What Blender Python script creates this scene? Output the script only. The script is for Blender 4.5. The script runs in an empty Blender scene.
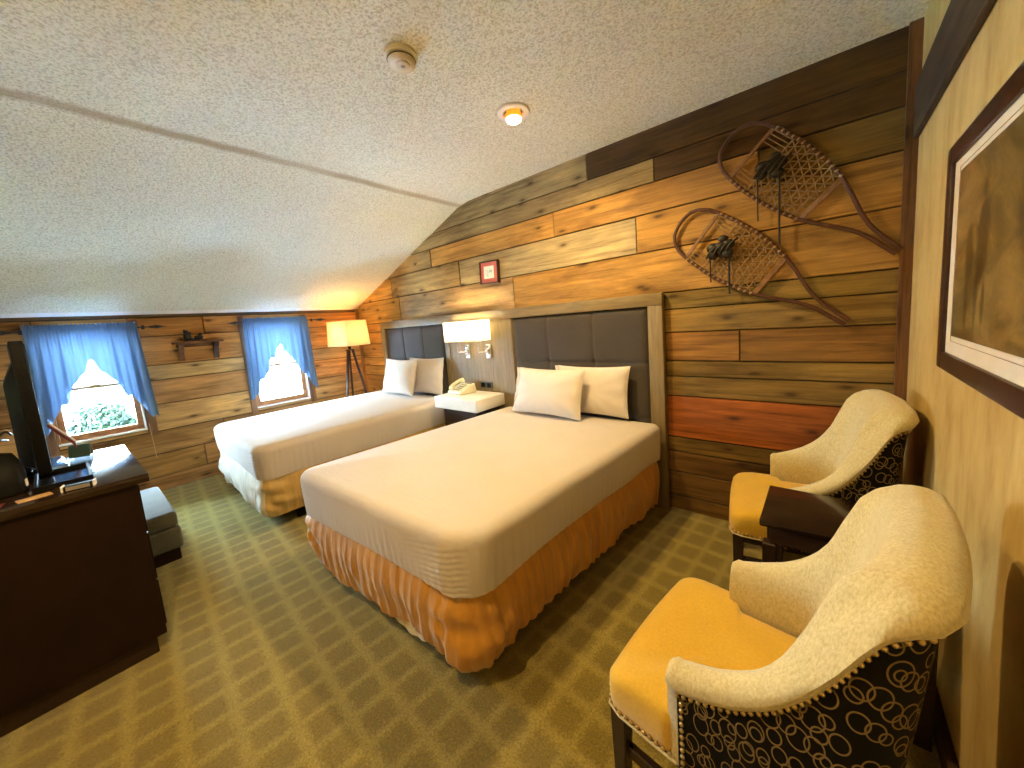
import bpy, bmesh, math, random
from mathutils import Vector, Matrix, noise
R_ = math.radians
PI = math.pi
random.seed(7)
scene = bpy.context.scene
COL = scene.collection

# ------------------------------------------------------------------ helpers
def hexc(h):
    h = h.lstrip('#')
    out = []
    for i in (0, 2, 4):
        c = int(h[i:i+2], 16) / 255
        out.append(c/12.92 if c <= .04045 else ((c+.055)/1.055)**2.4)
    return tuple(out) + (1,)

def tag(o, label=None, cat=None, group=None, kind=None):
    if label: o['label'] = label
    if cat: o['category'] = cat
    if group: o['group'] = group
    if kind: o['kind'] = kind
    return o

def thing(name, label, cat, loc=(0, 0, 0), rz=0, group=None):
    o = bpy.data.objects.new(name, None)
    o.empty_display_size = .1
    COL.objects.link(o)
    o.location = loc
    o.rotation_euler = (0, 0, rz)
    return tag(o, label, cat, group)

class MB:
    """collects geometry for ONE mesh object"""
    def __init__(s):
        s.v = []; s.f = []; s.uv = []; s.c = []; s.has_uv = False; s.has_c = False
    def face(s, idx, uv=None, c=None):
        s.f.append(tuple(idx)); s.uv.append(uv); s.c.append(c)
        if uv: s.has_uv = True
        if c: s.has_c = True
    def poly(s, pts, uv=None, c=None):
        b = len(s.v); s.v += [tuple(p) for p in pts]
        s.face(range(b, b+len(pts)), uv, c)
    def box(s, lo, hi, bev=0, seg=2, mat=None):
        bm = bmesh.new()
        bmesh.ops.create_cube(bm, size=1)
        for v in bm.verts:
            v.co = Vector([(lo[i]+hi[i])/2 + v.co[i]*(hi[i]-lo[i]) for i in range(3)])
        if bev:
            bev = min(bev, min(hi[i]-lo[i] for i in range(3))*.49)
            bmesh.ops.bevel(bm, geom=bm.edges[:], offset=bev, segments=seg, profile=.5, affect='EDGES', clamp_overlap=True)
        s.add_bm(bm, mat)
    def hexa(s, bot, top, bev=0, seg=2):
        """8 points: bottom 4 (ccw) and top 4"""
        bm = bmesh.new()
        vs = [bm.verts.new(p) for p in list(bot)+list(top)]
        for q in ((3, 2, 1, 0), (4, 5, 6, 7), (0, 1, 5, 4), (1, 2, 6, 5), (2, 3, 7, 6), (3, 0, 4, 7)):
            bm.faces.new([vs[i] for i in q])
        if bev:
            bmesh.ops.bevel(bm, geom=bm.edges[:], offset=bev, segments=seg, profile=.5, affect='EDGES', clamp_overlap=True)
        s.add_bm(bm)
    def add_bm(s, bm, mat=None):
        bm.verts.index_update()
        b = len(s.v)
        for v in bm.verts:
            s.v.append(tuple(mat @ v.co) if mat else tuple(v.co))
        for f in bm.faces:
            s.face([b+v.index for v in f.verts])
        bm.free()
    def grid(s, rows, closed_u=False, closed_v=False, flip=False):
        """rows: list of lists of points"""
        n = len(rows[0]); b = len(s.v)
        for r in rows: s.v += [tuple(p) for p in r]
        m = len(rows)
        for i in range(m if closed_v else m-1):
            for j in range(n if closed_u else n-1):
                a = b+i*n+j; c = b+i*n+(j+1) % n
                d = b+((i+1) % m)*n+(j+1) % n; e = b+((i+1) % m)*n+j
                s.face((e, d, c, a) if flip else (a, c, d, e))
    def cap(s, ring):
        b = len(s.v); s.v += [tuple(p) for p in ring]
        s.face(range(b, b+len(ring)))
    def lathe(s, prof, cen=(0, 0, 0), n=32, axis='z', mat=None):
        rows = []
        for r, z in prof:
            row = []
            for k in range(n):
                a = 2*PI*k/n
                p = Vector((r*math.cos(a), r*math.sin(a), z))
                if mat: p = mat @ p
                row.append(p+Vector(cen))
            rows.append(row)
        s.grid(rows, closed_u=True)
        s.cap(list(reversed(rows[0]))); s.cap(rows[-1])
    def tube(s, pts, r, n=8, closed=False, r2=None, cap=True):
        pts = [Vector(p) for p in pts]; m = len(pts)
        rows = []; up = None
        for i, p in enumerate(pts):
            if closed: t = pts[(i+1) % m]-pts[i-1]
            else: t = pts[min(i+1, m-1)]-pts[max(i-1, 0)]
            if t.length < 1e-9: t = Vector((0, 0, 1))
            t.normalize()
            if up is None:
                up = Vector((0, 0, 1)) if abs(t.z) < .9 else Vector((1, 0, 0))
            a = t.cross(up)
            if a.length < 1e-6: a = t.orthogonal()
            a.normalize(); bvec = a.cross(t).normalized(); up = bvec
            rr = r[i] if isinstance(r, (list, tuple)) else r
            rb = rr if r2 is None else r2
            rows.append([p + a*rr*math.cos(2*PI*k/n) + bvec*rb*math.sin(2*PI*k/n) for k in range(n)])
        s.grid(rows, closed_u=True, closed_v=closed, flip=True)
        if not closed and cap:
            s.cap(rows[0]); s.cap(list(reversed(rows[-1])))
    def sphere(s, c, r, n=8, m=5, sc=(1, 1, 1)):
        rows = []
        for i in range(1, m):
            th = PI*i/m
            rows.append([(c[0]+sc[0]*r*math.sin(th)*math.cos(2*PI*k/n), c[1]+sc[1]*r*math.sin(th)*math.sin(2*PI*k/n), c[2]-sc[2]*r*math.cos(th)) for k in range(n)])
        b = len(s.v)
        s.grid(rows, closed_u=True)
        lo = len(s.v); s.v.append((c[0], c[1], c[2]-sc[2]*r)); s.v.append((c[0], c[1], c[2]+sc[2]*r))
        for k in range(n):
            s.face((lo, b+(k+1) % n, b+k))
            e = b+(m-2)*n
            s.face((lo+1, e+k, e+(k+1) % n))
    def build(s, name, mats, parent=None, smooth=None, sub=0, **tags):
        me = bpy.data.meshes.new(name)
        me.from_pydata(s.v, [], s.f)
        if s.has_uv:
            l = me.uv_layers.new(name='UVMap')
            k = 0
            for fi, f in enumerate(s.f):
                for j in range(len(f)):
                    if s.uv[fi]: l.data[k].uv = s.uv[fi][j]
                    k += 1
        if s.has_c:
            a = me.color_attributes.new('bc', 'FLOAT_COLOR', 'CORNER')
            k = 0
            for fi, f in enumerate(s.f):
                for j in range(len(f)):
                    a.data[k].color = s.c[fi] or (.1, .1, .1, 1)
                    k += 1
        if smooth is not None:
            me.shade_smooth()
            if smooth < 180: me.set_sharp_from_angle(angle=R_(smooth))
        me.validate()
        me.materials.append(mats)
        o = bpy.data.objects.new(name, me)
        COL.objects.link(o)
        if parent: o.parent = parent
        if sub:
            md = o.modifiers.new('Subdivision', 'SUBSURF'); md.levels = sub; md.render_levels = sub
        for k_, v_ in tags.items(): o[k_] = v_
        return o

# ------------------------------------------------------------------ materials
class NT:
    def __init__(s, name):
        s.m = bpy.data.materials.new(name); s.m.use_nodes = True
        s.t = s.m.node_tree; s.t.nodes.clear()
        s.out = s.n('ShaderNodeOutputMaterial')
    def n(s, typ, **kw):
        nd = s.t.nodes.new(typ)
        for k, v in kw.items():
            if k.startswith('i_'):
                key = k[2:].replace('_', ' ')
                nd.inputs[key].default_value = v
            else: setattr(nd, k, v)
        return nd
    def l(s, a, b): s.t.links.new(a, b)
    def ramp(s, fac, stops, interp='LINEAR'):
        r = s.n('ShaderNodeValToRGB'); r.color_ramp.interpolation = interp
        e = r.color_ramp.elements
        while len(e) > len(stops): e.remove(e[-1])
        while len(e) < len(stops): e.new(.5)
        for i, (p, c) in enumerate(stops):
            e[i].position = p
            e[i].color = c if len(c) == 4 else tuple(c)+(1,)
        s.l(fac, r.inputs[0]); return r.outputs[0]
    def math(s, op, a, b=None, c=None):
        nd = s.n('ShaderNodeMath', operation=op)
        for i, x in enumerate((a, b, c)):
            if x is None: continue
            if isinstance(x, (int, float)): nd.inputs[i].default_value = x
            else: s.l(x, nd.inputs[i])
        return nd.outputs[0]
    def mix(s, fac, a, b, typ='MIX'):
        nd = s.n('ShaderNodeMix', data_type='RGBA', blend_type=typ)
        for sock, x in ((nd.inputs[0], fac), (nd.inputs[6], a), (nd.inputs[7], b)):
            if isinstance(x, (int, float)): sock.default_value = x
            elif isinstance(x, tuple): sock.default_value = x
            else: s.l(x, sock)
        return nd.outputs[2]
    def coord(s, kind='Object', scale=(1, 1, 1), loc=(0, 0, 0), rot=(0, 0, 0)):
        tc = s.n('ShaderNodeTexCoord'); mp = s.n('ShaderNodeMapping')
        s.l(tc.outputs[kind], mp.inputs[0])
        mp.inputs['Scale'].default_value = scale; mp.inputs['Location'].default_value = loc
        mp.inputs['Rotation'].default_value = rot
        return mp.outputs[0]
    def noise(s, vec, scale, detail=3, rough=.5, dist=0):
        nd = s.n('ShaderNodeTexNoise')
        s.l(vec, nd.inputs['Vector'])
        nd.inputs['Scale'].default_value = scale; nd.inputs['Detail'].default_value = detail
        nd.inputs['Roughness'].default_value = rough; nd.inputs['Distortion'].default_value = dist
        return nd.outputs['Fac']
    def bump(s, h, strength=.3, dist=.01, normal=None):
        nd = s.n('ShaderNodeBump')
        nd.inputs['Strength'].default_value = strength; nd.inputs['Distance'].default_value = dist
        s.l(h, nd.inputs['Height'])
        if normal: s.l(normal, nd.inputs['Normal'])
        return nd.outputs[0]
    def bsdf(s, color, rough=.6, metal=0, normal=None, spec=.5, sheen=0, coat=0):
        b = s.n('ShaderNodeBsdfPrincipled')
        for sock, x in (('Base Color', color), ('Roughness', rough), ('Metallic', metal)):
            if isinstance(x, (int, float, tuple)): b.inputs[sock].default_value = x
            else: s.l(x, b.inputs[sock])
        b.inputs['Specular IOR Level'].default_value = spec
        if sheen: b.inputs['Sheen Weight'].default_value = sheen
        if coat: b.inputs['Coat Weight'].default_value = coat; b.inputs['Coat Roughness'].default_value = .08
        if normal: s.l(normal, b.inputs['Normal'])
        return b
    def done(s, shader):
        s.l(shader.outputs[0] if hasattr(shader, 'outputs') else shader, s.out.inputs[0]); return s.m

def plain(name, col, rough=.5, metal=0, spec=.5, var=.12, nscale=12, bump=0, bscale=200, coat=0):
    t = NT(name)
    v = t.coord('Object')
    f = t.noise(v, nscale, 3)
    lo = tuple(c*(1-var) for c in col[:3])+(1,); hi = tuple(min(1, c*(1+var)) for c in col[:3])+(1,)
    c = t.ramp(f, [(.3, lo), (.7, hi)])
    nrm = t.bump(t.noise(v, bscale, 2), bump, .002) if bump else None
    return t.done(t.bsdf(c, rough, metal, nrm, spec, coat=coat))

def fabric(name, col, scale=350, rough=.9, var=.1, bump=.25, sheen=.2, big=3):
    t = NT(name)
    v = t.coord('Object')
    f = t.noise(v, big, 3)
    g = t.noise(v, scale, 2)
    fg = t.math('ADD', t.math('MULTIPLY', f, .5), t.math('MULTIPLY', g, .5))
    lo = tuple(c*(1-var) for c in col[:3])+(1,); hi = tuple(min(1, c*(1+var)) for c in col[:3])+(1,)
    c = t.ramp(fg, [(.3, lo), (.7, hi)])
    return t.done(t.bsdf(c, rough, 0, t.bump(g, bump, .002), .2, sheen))

def boards_mat():
    t = NT('barn_board')
    uv = t.n('ShaderNodeUVMap'); uv.uv_map = 'UVMap'
    def mp(sc):
        m = t.n('ShaderNodeMapping'); t.l(uv.outputs[0], m.inputs[0]); m.inputs['Scale'].default_value = sc; return m.outputs[0]
    at = t.n('ShaderNodeAttribute'); at.attribute_name = 'bc'
    g1 = t.noise(mp((1.2, 26, 1)), 1.0, 6, .62, .6)
    g2 = t.noise(mp((6, 160, 1)), 1.0, 3, .6, .2)
    patch = t.noise(mp((1.4, 5, 1)), 1.0, 4, .6, .5)
    # knots
    vo = t.n('ShaderNodeTexVoronoi', feature='F1', voronoi_dimensions='2D'); t.l(mp((2.3, 6.0, 1)), vo.inputs['Vector']); vo.inputs['Scale'].default_value = 1.0
    wob = t.math('ADD', vo.outputs['Distance'], t.math('MULTIPLY', t.math('SUBTRACT', g1, .5), .10))
    sep = t.n('ShaderNodeSeparateColor'); t.l(vo.outputs['Color'], sep.inputs[0])
    keep = t.math('GREATER_THAN', sep.outputs[0], .45)
    knot = t.math('MULTIPLY', t.ramp(wob, [(.035, (1, 1, 1)), (.10, (.35, .35, .35)), (.2, (0, 0, 0))]), keep)
    k = t.ramp(g1, [(.28, (.36, .34, .32)), (.45, (.88, .88, .88)), (.62, (1.12, 1.12, 1.12)), (.75, (1.35, 1.33, 1.3))])
    c = t.mix(1.0, at.outputs['Color'], k, 'MULTIPLY')
    k2 = t.ramp(g2, [(.3, (.72, .72, .72)), (.65, (1.12, 1.12, 1.12))])
    c = t.mix(.8, c, k2, 'MULTIPLY')
    k3 = t.ramp(patch, [(.28, (.40, .36, .32)), (.48, (.95, .95, .95)), (.72, (1.6, 1.55, 1.42))])
    c = t.mix(.8, c, k3, 'MULTIPLY')
    c = t.mix(t.math('MULTIPLY', knot, .8), c, (.03, .013, .005, 1))
    h = t.math('ADD', t.math('MULTIPLY', g1, .6), t.math('MULTIPLY', g2, .4))
    return t.done(t.bsdf(c, .62, 0, t.bump(h, .6, .006), .25))

def wood(name, col, rough=.5, scale=(1, 14, 14), var=.35, spec=.4, coat=0, kind='Object'):
    t = NT(name)
    v = t.coord(kind, scale)
    g = t.noise(v, 3.5, 5, .6, .5)
    lo = tuple(c*(1-var) for c in col[:3])+(1,); hi = tuple(min(1, c*(1+var)) for c in col[:3])+(1,)
    c = t.ramp(g, [(.3, lo), (.5, col), (.72, hi)])
    return t.done(t.bsdf(c, rough, 0, t.bump(g, .12, .003), spec, coat=coat))

M = {}
M['boards'] = boards_mat()
M['dark_gap'] = plain('dark_gap', (.012, .008, .005, 1), .9)

def popcorn():
    t = NT('popcorn_ceiling')
    v = t.coord('Object')
    n1 = t.noise(v, 95, 3, .6)
    n2 = t.noise(v, 150, 2)
    big = t.noise(v, 1.3, 3)
    c = t.ramp(n1, [(.36, (.54, .525, .40)), (.5, (.76, .75, .62)), (.62, (.84, .84, .73))])
    c = t.mix(.25, c, t.ramp(big, [(.3, (.80, .78, .72)), (.7, (1, 1, 1))]), 'MULTIPLY')
    # dirt streak along the fold of the ceiling
    sx = t.n('ShaderNodeSeparateXYZ'); t.l(v, sx.inputs[0])
    wv = t.noise(t.coord('Object', (.1, 3, .1)), 1.6, 4)
    off = t.math('ADD', t.math('SUBTRACT', sx.outputs[0], 2.395), t.math('MULTIPLY', t.math('SUBTRACT', wv, .5), .05))
    band = t.ramp(t.math('ABSOLUTE', off), [(.016, (1, 1, 1)), (.050, (0, 0, 0))])
    str_ = t.math('MULTIPLY', band, t.ramp(t.noise(t.coord('Object', (1, 1.2, 1)), 1.5, 4), [(.25, (.45, .45, .45)), (.65, (1, 1, 1))]))
    c = t.mix(t.math('MULTIPLY', str_, .78), c, (.36, .27, .135, 1))
    h = t.math('ADD', n1, t.math('MULTIPLY', n2, .5))
    return t.done(t.bsdf(c, .95, 0, t.bump(h, .45, .010), .1))
M['ceiling'] = popcorn()

def plaster():
    t = NT('sponged_plaster')
    v = t.coord('Object')
    a = t.noise(t.coord('Object', (1, 1.6, .6)), 3.2, 7, .66, .25)
    b = t.noise(v, 60, 3)
    c = t.ramp(a, [(.28, (.34, .205, .050)), (.42, (.47, .32, .100)), (.58, (.58, .42, .155)), (.75, (.51, .34, .10))])
    return t.done(t.bsdf(c, .7, 0, t.bump(t.math('ADD', a, t.math('MULTIPLY', b, .15)), .15, .01), .3))
M['plaster'] = plaster()

def carpet():
    t = NT('patterned_carpet')
    v = t.coord('Object', (1, 1, 1), (0, 0, 0), (0, 0, R_(4.5)))
    nz = t.n('ShaderNodeTexNoise'); t.l(v, nz.inputs['Vector']); nz.inputs['Scale'].default_value = 70; nz.inputs['Detail'].default_value = 3
    sx = t.n('ShaderNodeSeparateXYZ'); t.l(v, sx.inputs[0])
    sn = t.n('ShaderNodeSeparateColor'); t.l(nz.outputs['Color'], sn.inputs[0])
    def cell(c, nse, p, half, soft, off):
        q = t.math('ADD', t.math('ADD', c, off), t.math('MULTIPLY', t.math('SUBTRACT', nse, .5), .052))
        f = t.math('ABSOLUTE', t.math('SUBTRACT', t.math('FRACT', t.math('DIVIDE', q, p)), .5))
        return t.ramp(t.math('MULTIPLY', f, p*5), [((half-soft)*5, (1, 1, 1)), ((half+soft)*5, (0, 0, 0))])
    mx = cell(sx.outputs[0], sn.outputs[0], .136, .053, .012, .02)
    my = cell(sx.outputs[1], sn.outputs[1], .152, .057, .013, .055)
    m = t.math('MULTIPLY', mx, my)
    fib = t.noise(v, 120, 5, .8)
    mid = t.noise(v, 9, 4)
    base = t.mix(m, (.325, .250, .040, 1), (.212, .155, .014, 1))
    c = t.mix(1.0, base, t.ramp(fib, [(.28, (.42, .42, .38)), (.5, (.95, .95, .95)), (.72, (1.6, 1.6, 1.6))]), 'MULTIPLY')
    c = t.mix(.5, c, t.ramp(mid, [(.3, (.78, .76, .70)), (.7, (1.15, 1.15, 1.15))]), 'MULTIPLY')
    h = t.math('SUBTRACT', t.math('MULTIPLY', fib, .9), t.math('MULTIPLY', m, .25))
    return t.done(t.bsdf(c, .97, 0, t.bump(h, .8, .012), .05, .3))
M['carpet'] = carpet()

def sheet_mat(name, col):
    t = NT(name)
    v = t.coord('Object')
    f = t.noise(v, 5, 4)
    w = t.noise(t.coord('Object', (1, 6, 1)), 8, 3)
    g = t.noise(v, 420, 1)
    c = t.ramp(f, [(.3, tuple(x*.95 for x in col[:3])), (.7, col[:3])])
    h = t.math('ADD', t.math('MULTIPLY', w, .6), t.math('MULTIPLY', g, .12))
    return t.done(t.bsdf(c, .8, 0, t.bump(h, .22, .012), .2, .15))
M['sheet'] = sheet_mat('white_sheet', (.57, .515, .475, 1))
M['pillow'] = sheet_mat('white_pillowcase', (.66, .605, .555, 1))

def satin(name, col):
    t = NT(name)
    v = t.coord('Object', (1, 1, .35))
    f = t.noise(v, 9, 5, .6, 1.0)
    c = t.ramp(f, [(.3, tuple(x*.72 for x in col[:3])), (.6, col[:3]), (.8, tuple(min(1, x*1.25) for x in col[:3]))])
    return t.done(t.bsdf(c, .5, 0, t.bump(t.noise(v, 22, 4), .3, .008), .35, .3))
M['skirt'] = satin('gold_satin', (.54, .255, .030, 1))
M['skirt_gold'] = satin('pale_gold_satin', (.56, .37, .12, 1))
M['skirt_cream'] = satin('cream_cotton', (.72, .66, .52, 1))
M['lining'] = fabric('white_lining', (.72, .66, .56, 1))
M['box_spring'] = fabric('box_spring_cloth', (.45, .35, .2, 1))
M['panel'] = fabric('charcoal_linen', (.056, .047, .040, 1), 260, .85, .22, .4, .25, 2)
M['hb_wood'] = wood('grey_washed_wood', (.22, .165, .082, 1), .5, (12, 12, 1.3), .22)
M['hb_wood_h'] = wood('grey_washed_rail', (.22, .165, .082, 1), .5, (1.3, 12, 12), .22)
M['white_lacq'] = plain('white_lacquer', (.80, .78, .74, 1), .35, var=.04)
M['black'] = plain('black_plastic', (.004, .004, .0045, 1), .5, spec=.15, var=.2)
M['black_gloss'] = plain('black_gloss', (.008, .008, .010, 1), .12, var=.1)
M['dark_matte'] = plain('dark_matte', (.02, .016, .014, 1), .75)
M['chrome'] = plain('chrome', (.82, .80, .77, 1), .14, 1, var=.04)
M['brass'] = plain('brass_nail', (.62, .48, .24, 1), .28, 1, var=.1)
M['espresso'] = wood('espresso_wood', (.028, .014, .009, 1), .38, (1.5, 18, 18), .4, .5)
M['espresso_top'] = wood('espresso_top', (.014, .007, .0045, 1), .2, (1.5, 18, 18), .4, .35, .2)
M['dresser'] = wood('dresser_wood', (.014, .005, .0022, 1), .55, (6, 1.4, 1), .3, .2)
M['dresser_top'] = wood('dresser_top', (.018, .007, .004, 1), .18, (1.4, 12, 12), .3, .5, .25)
M['pine'] = wood('window_pine', (.36, .17, .06, 1), .5, (9, 9, 1.2), .3)
M['pine_h'] = wood('window_pine_sill', (.36, .17, .06, 1), .5, (9, 1.2, 9), .3)
M['casing'] = wood('weathered_casing', (.20, .10, .045, 1), .6, (9, 9, 1.2), .35)
M['white_paint'] = plain('white_paint', (.80, .77, .72, 1), .5, var=.05)
M['sash_paint'] = plain('sash_paint', (.70, .62, .56, 1), .5, var=.06)
M['ivory'] = plain('ivory_plastic', (.70, .67, .50, 1), .4, var=.05)
M['grey_key'] = plain('grey_keys', (.30, .28, .24, 1), .5)
M['lcd'] = plain('slate_plate', (.05, .07, .09, 1), .3)
M['seat_y'] = fabric('gold_suede', (.62, .385, .035, 1), 140, .85, .12, .15, .4, 5)
def chenille():
    t = NT('cream_chenille')
    v = t.coord('Object', (1, 1, .5))
    g = t.noise(v, 190, 3, .7)
    h = t.noise(t.coord('Object'), 30, 3)
    c = t.ramp(g, [(.3, (.44, .36, .17)), (.5, (.56, .475, .245)), (.7, (.65, .57, .32))])
    c = t.mix(.3, c, t.ramp(h, [(.3, (.8, .8, .8)), (.7, (1.1, 1.1, 1.1))]), 'MULTIPLY')
    return t.done(t.bsdf(c, .9, 0, t.bump(g, .12, .002), .15, .4))
M['chenille'] = chenille()
def rings():
    t = NT('ring_pattern_fabric')
    uv = t.n('ShaderNodeUVMap'); uv.uv_map = 'UVMap'
    def vm(op, a, b=None, sc=None):
        nd = t.n('ShaderNodeVectorMath', operation=op)
        for i, x in enumerate((a, b)):
            if x is None: continue
            if isinstance(x, tuple): nd.inputs[i].default_value = x
            else: t.l(x, nd.inputs[i])
        if sc is not None: nd.inputs['Scale'].default_value = sc
        return nd
    def layer(sc, loc, rot, r, w, keepv):
        m = t.n('ShaderNodeMapping'); t.l(uv.outputs[0], m.inputs[0]); m.inputs['Scale'].default_value = sc; m.inputs['Location'].default_value = loc
        m.inputs['Rotation'].default_value = (0, 0, rot)
        fl = vm('FLOOR', m.outputs[0]).outputs[0]
        fr = vm('SUBTRACT', vm('FRACTION', m.outputs[0]).outputs[0], (.5, .5, 0)).outputs[0]
        wn = t.n('ShaderNodeTexWhiteNoise', noise_dimensions='2D'); t.l(fl, wn.inputs['Vector'])
        off = vm('SCALE', vm('SUBTRACT', wn.outputs['Color'], (.5, .5, .5)).outputs[0], sc=.22).outputs[0]
        d = vm('MULTIPLY', vm('SUBTRACT', fr, off).outputs[0], (1, 1, 0)).outputs[0]
        ln = vm('LENGTH', d).outputs['Value']
        rad = t.math('ADD', r, t.math('MULTIPLY', wn.outputs['Value'], .13))
        dd = t.math('ABSOLUTE', t.math('SUBTRACT', ln, rad))
        mk = t.ramp(dd, [(w*.8, (1, 1, 1)), (w*1.25, (0, 0, 0))])
        sp = t.n('ShaderNodeSeparateColor'); t.l(wn.outputs['Color'], sp.inputs[0])
        return t.math('MULTIPLY', mk, t.math('GREATER_THAN', sp.outputs[2], keepv))
    a = layer((23, 15, 1), (0, 0, 0), .35, .26, .026, .05)
    b = layer((25, 16.5, 1), (3.37, 1.71, 0), .35, .25, .028, .2)
    c_ = layer((34, 24, 1), (8.13, 5.72, 0), .35, .25, .040, .55)
    m = t.math('MAXIMUM', a, t.math('MAXIMUM', b, c_))
    c = t.mix(m, (.0035, .003, .0025, 1), (.20, .14, .055, 1))
    return t.done(t.bsdf(c, .65, 0, t.bump(m, .3, .003), .15, 0))
M['rings'] = rings()
M['ottoman'] = fabric('grey_tweed', (.085, .082, .058, 1), 160, .9, .35, .4, .2, 8)
def translucent(name, col, tr=.5, rough=.9, scale=400):
    t = NT(name)
    v = t.coord('Object')
    g = t.noise(v, scale, 2)
    c = t.ramp(g, [(.3, tuple(x*.86 for x in col[:3])), (.7, col[:3])])
    b = t.bsdf(c, rough, 0, t.bump(g, .15, .001), .1)
    tl = t.n('ShaderNodeBsdfTranslucent'); t.l(c, tl.inputs[0])
    mx = t.n('ShaderNodeMixShader'); mx.inputs[0].default_value = tr
    t.l(b.outputs[0], mx.inputs[1]); t.l(tl.outputs[0], mx.inputs[2])
    return t.done(mx)
M['curtain'] = translucent('blue_cotton', (.115, .195, .33, 1), .07)
M['shade'] = translucent('linen_shade', (.86, .80, .68, 1), .62)
M['shade_w'] = translucent('white_shade', (.90, .87, .76, 1), .62)
def glass():
    t = NT('window_glass')
    tr = t.n('ShaderNodeBsdfTransparent'); tr.inputs[0].default_value = (.96, .98, .97, 1)
    gl = t.n('ShaderNodeBsdfGlossy'); gl.inputs['Roughness'].default_value = .02
    fr = t.n('ShaderNodeFresnel'); fr.inputs[0].default_value = 1.3
    mx = t.n('ShaderNodeMixShader'); t.l(fr.outputs[0], mx.inputs[0]); t.l(tr.outputs[0], mx.inputs[1]); t.l(gl.outputs[0], mx.inputs[2])
    return t.done(mx)
M['glass'] = glass()
def emis(name, col, s):
    t = NT(name); e = t.n('ShaderNodeEmission'); e.inputs[0].default_value = col; e.inputs[1].default_value = s
    return t.done(e)
M['bulb'] = emis('lit_bulb', (1, .80, .48, 1), 14)
M['bulb_side'] = translucent('bulb_glass', (.85, .5, .15, 1), .6)
M['bent_wood'] = wood('bent_ash', (.085, .032, .014, 1), .45, (8, 8, 8), .3)
M['bar_wood'] = wood('crossbar_ash', (.23, .12, .045, 1), .55, (8, 8, 8), .3)
M['rawhide'] = plain('rawhide', (.30, .185, .075, 1), .6, var=.3, nscale=60)
M['leather'] = plain('black_leather', (.014, .011, .009, 1), .5, var=.3)
M['red_mat'] = plain('red_mat', (.52, .13, .10, 1), .7, var=.08)
M['frame_dark'] = wood('dark_frame', (.035, .014, .010, 1), .35, (8, 8, 8), .3, .5)
M['mat_cream'] = plain('cream_mat', (.66, .60, .46, 1), .8, var=.04)
M['rust_wood'] = wood('rusty_shelf', (.16, .07, .03, 1), .7, (8, 2, 8), .5)
M['dark_cast'] = plain('dark_cast_metal', (.022, .024, .028, 1), .45, var=.4, nscale=40)
M['dark_cast_black'] = plain('satin_black', (.006, .006, .006, 1), .6, spec=.2)
M['iron'] = plain('wrought_iron', (.02, .016, .014, 1), .5)
M['cord'] = plain('tan_cord', (.55, .36, .17, 1), .7)
M['walnut_leg'] = wood('walnut_leg', (.030, .011, .007, 1), .4, (8, 8, 1), .3)

def art():
    t = NT('sepia_print')
    v = t.coord('Object')
    sx = t.n('ShaderNodeSeparateXYZ'); t.l(v, sx.inputs[0])
    a = t.noise(t.coord('Object', (1, 1.2, 2.2)), 3.2, 6, .65, .8)
    f = t.noise(v, 90, 2)
    # y is the across axis, z the height
    c = t.ramp(a, [(.28, (.055, .036, .008)), (.45, (.135, .088, .020)), (.58, (.26, .165, .045)), (.75, (.34, .22, .07))])
    def blob(y, z, ry, rz, soft=.5):
        dy = t.math('DIVIDE', t.math('SUBTRACT', sx.outputs[1], y), ry)
        dz = t.math('DIVIDE', t.math('SUBTRACT', sx.outputs[2], z), rz)
        d = t.math('SQRT', t.math('ADD', t.math('MULTIPLY', dy, dy), t.math('MULTIPLY', dz, dz)))
        d = t.math('ADD', d, t.math('MULTIPLY', t.math('SUBTRACT', a, .5), .9))
        return t.ramp(d, [(.6, (1, 1, 1)), (1.1, (0, 0, 0))])
    m = blob(.19, .04, .060, .15)
    for b in ((.30, .0, .05, .10), (.165, -.13, .020, .09), (.225, -.13, .020, .10), (.31, -.13, .02, .09), (-.10, .05, .08, .15)):
        m = t.math('MAXIMUM', m, blob(*b))
    ground = t.ramp(t.math('ADD', sx.outputs[2], t.math('MULTIPLY', a, .06)), [(-.17, (1, 1, 1)), (-.10, (0, 0, 0))]) if False else None
    c = t.mix(t.math('MULTIPLY', m, .75), c, (.040, .020, .008, 1))
    c = t.mix(.4, c, t.ramp(f, [(.3, (.7, .7, .7)), (.7, (1.2, 1.2, 1.2))]), 'MULTIPLY')
    return t.done(t.bsdf(c, .35, 0, None, .4))
M['art'] = art()
def faint_print():
    t = NT('faint_print')
    v = t.coord('Object')
    sx = t.n('ShaderNodeSeparateXYZ'); t.l(v, sx.inputs[0])
    a = t.noise(v, 38, 4)
    d = t.math('SQRT', t.math('ADD', t.math('POWER', t.math('DIVIDE', sx.outputs[0], .055), 2), t.math('POWER', t.math('DIVIDE', sx.outputs[2], .045), 2)))
    m = t.math('MULTIPLY', t.ramp(d, [(.75, (1, 1, 1)), (1.1, (0, 0, 0))]), t.ramp(a, [(.42, (0, 0, 0)), (.58, (1, 1, 1))]))
    c = t.mix(m, (.78, .75, .68, 1), (.33, .45, .42, 1))
    return t.done(t.bsdf(c, .6, 0, None, .2))
M['faint_print'] = faint_print()
M['leaf'] = plain("bush_leaves", (.0055, .0155, .0035, 1), .6, var=.5, nscale=6)
M['tree_leaf'] = plain("tree_leaves", (.008, .018, .008, 1), .6, var=.5, nscale=1.5)
M['bark'] = plain('bark', (.10, .07, .05, 1), .9, var=.3)
M['grass'] = plain('pale_concrete', (.70, .79, .90, 1), .9, var=.05, nscale=3)
M['siding'] = plain('white_siding', (.60, .62, .66, 1), .7, var=.05)
M['roof'] = plain('blue_grey_shingle', (.010, .014, .019, 1), .8, var=.2, nscale=4)
M['stucco_room'] = plain('plain_wall', (.55, .45, .26, 1), .8, var=.06)

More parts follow.
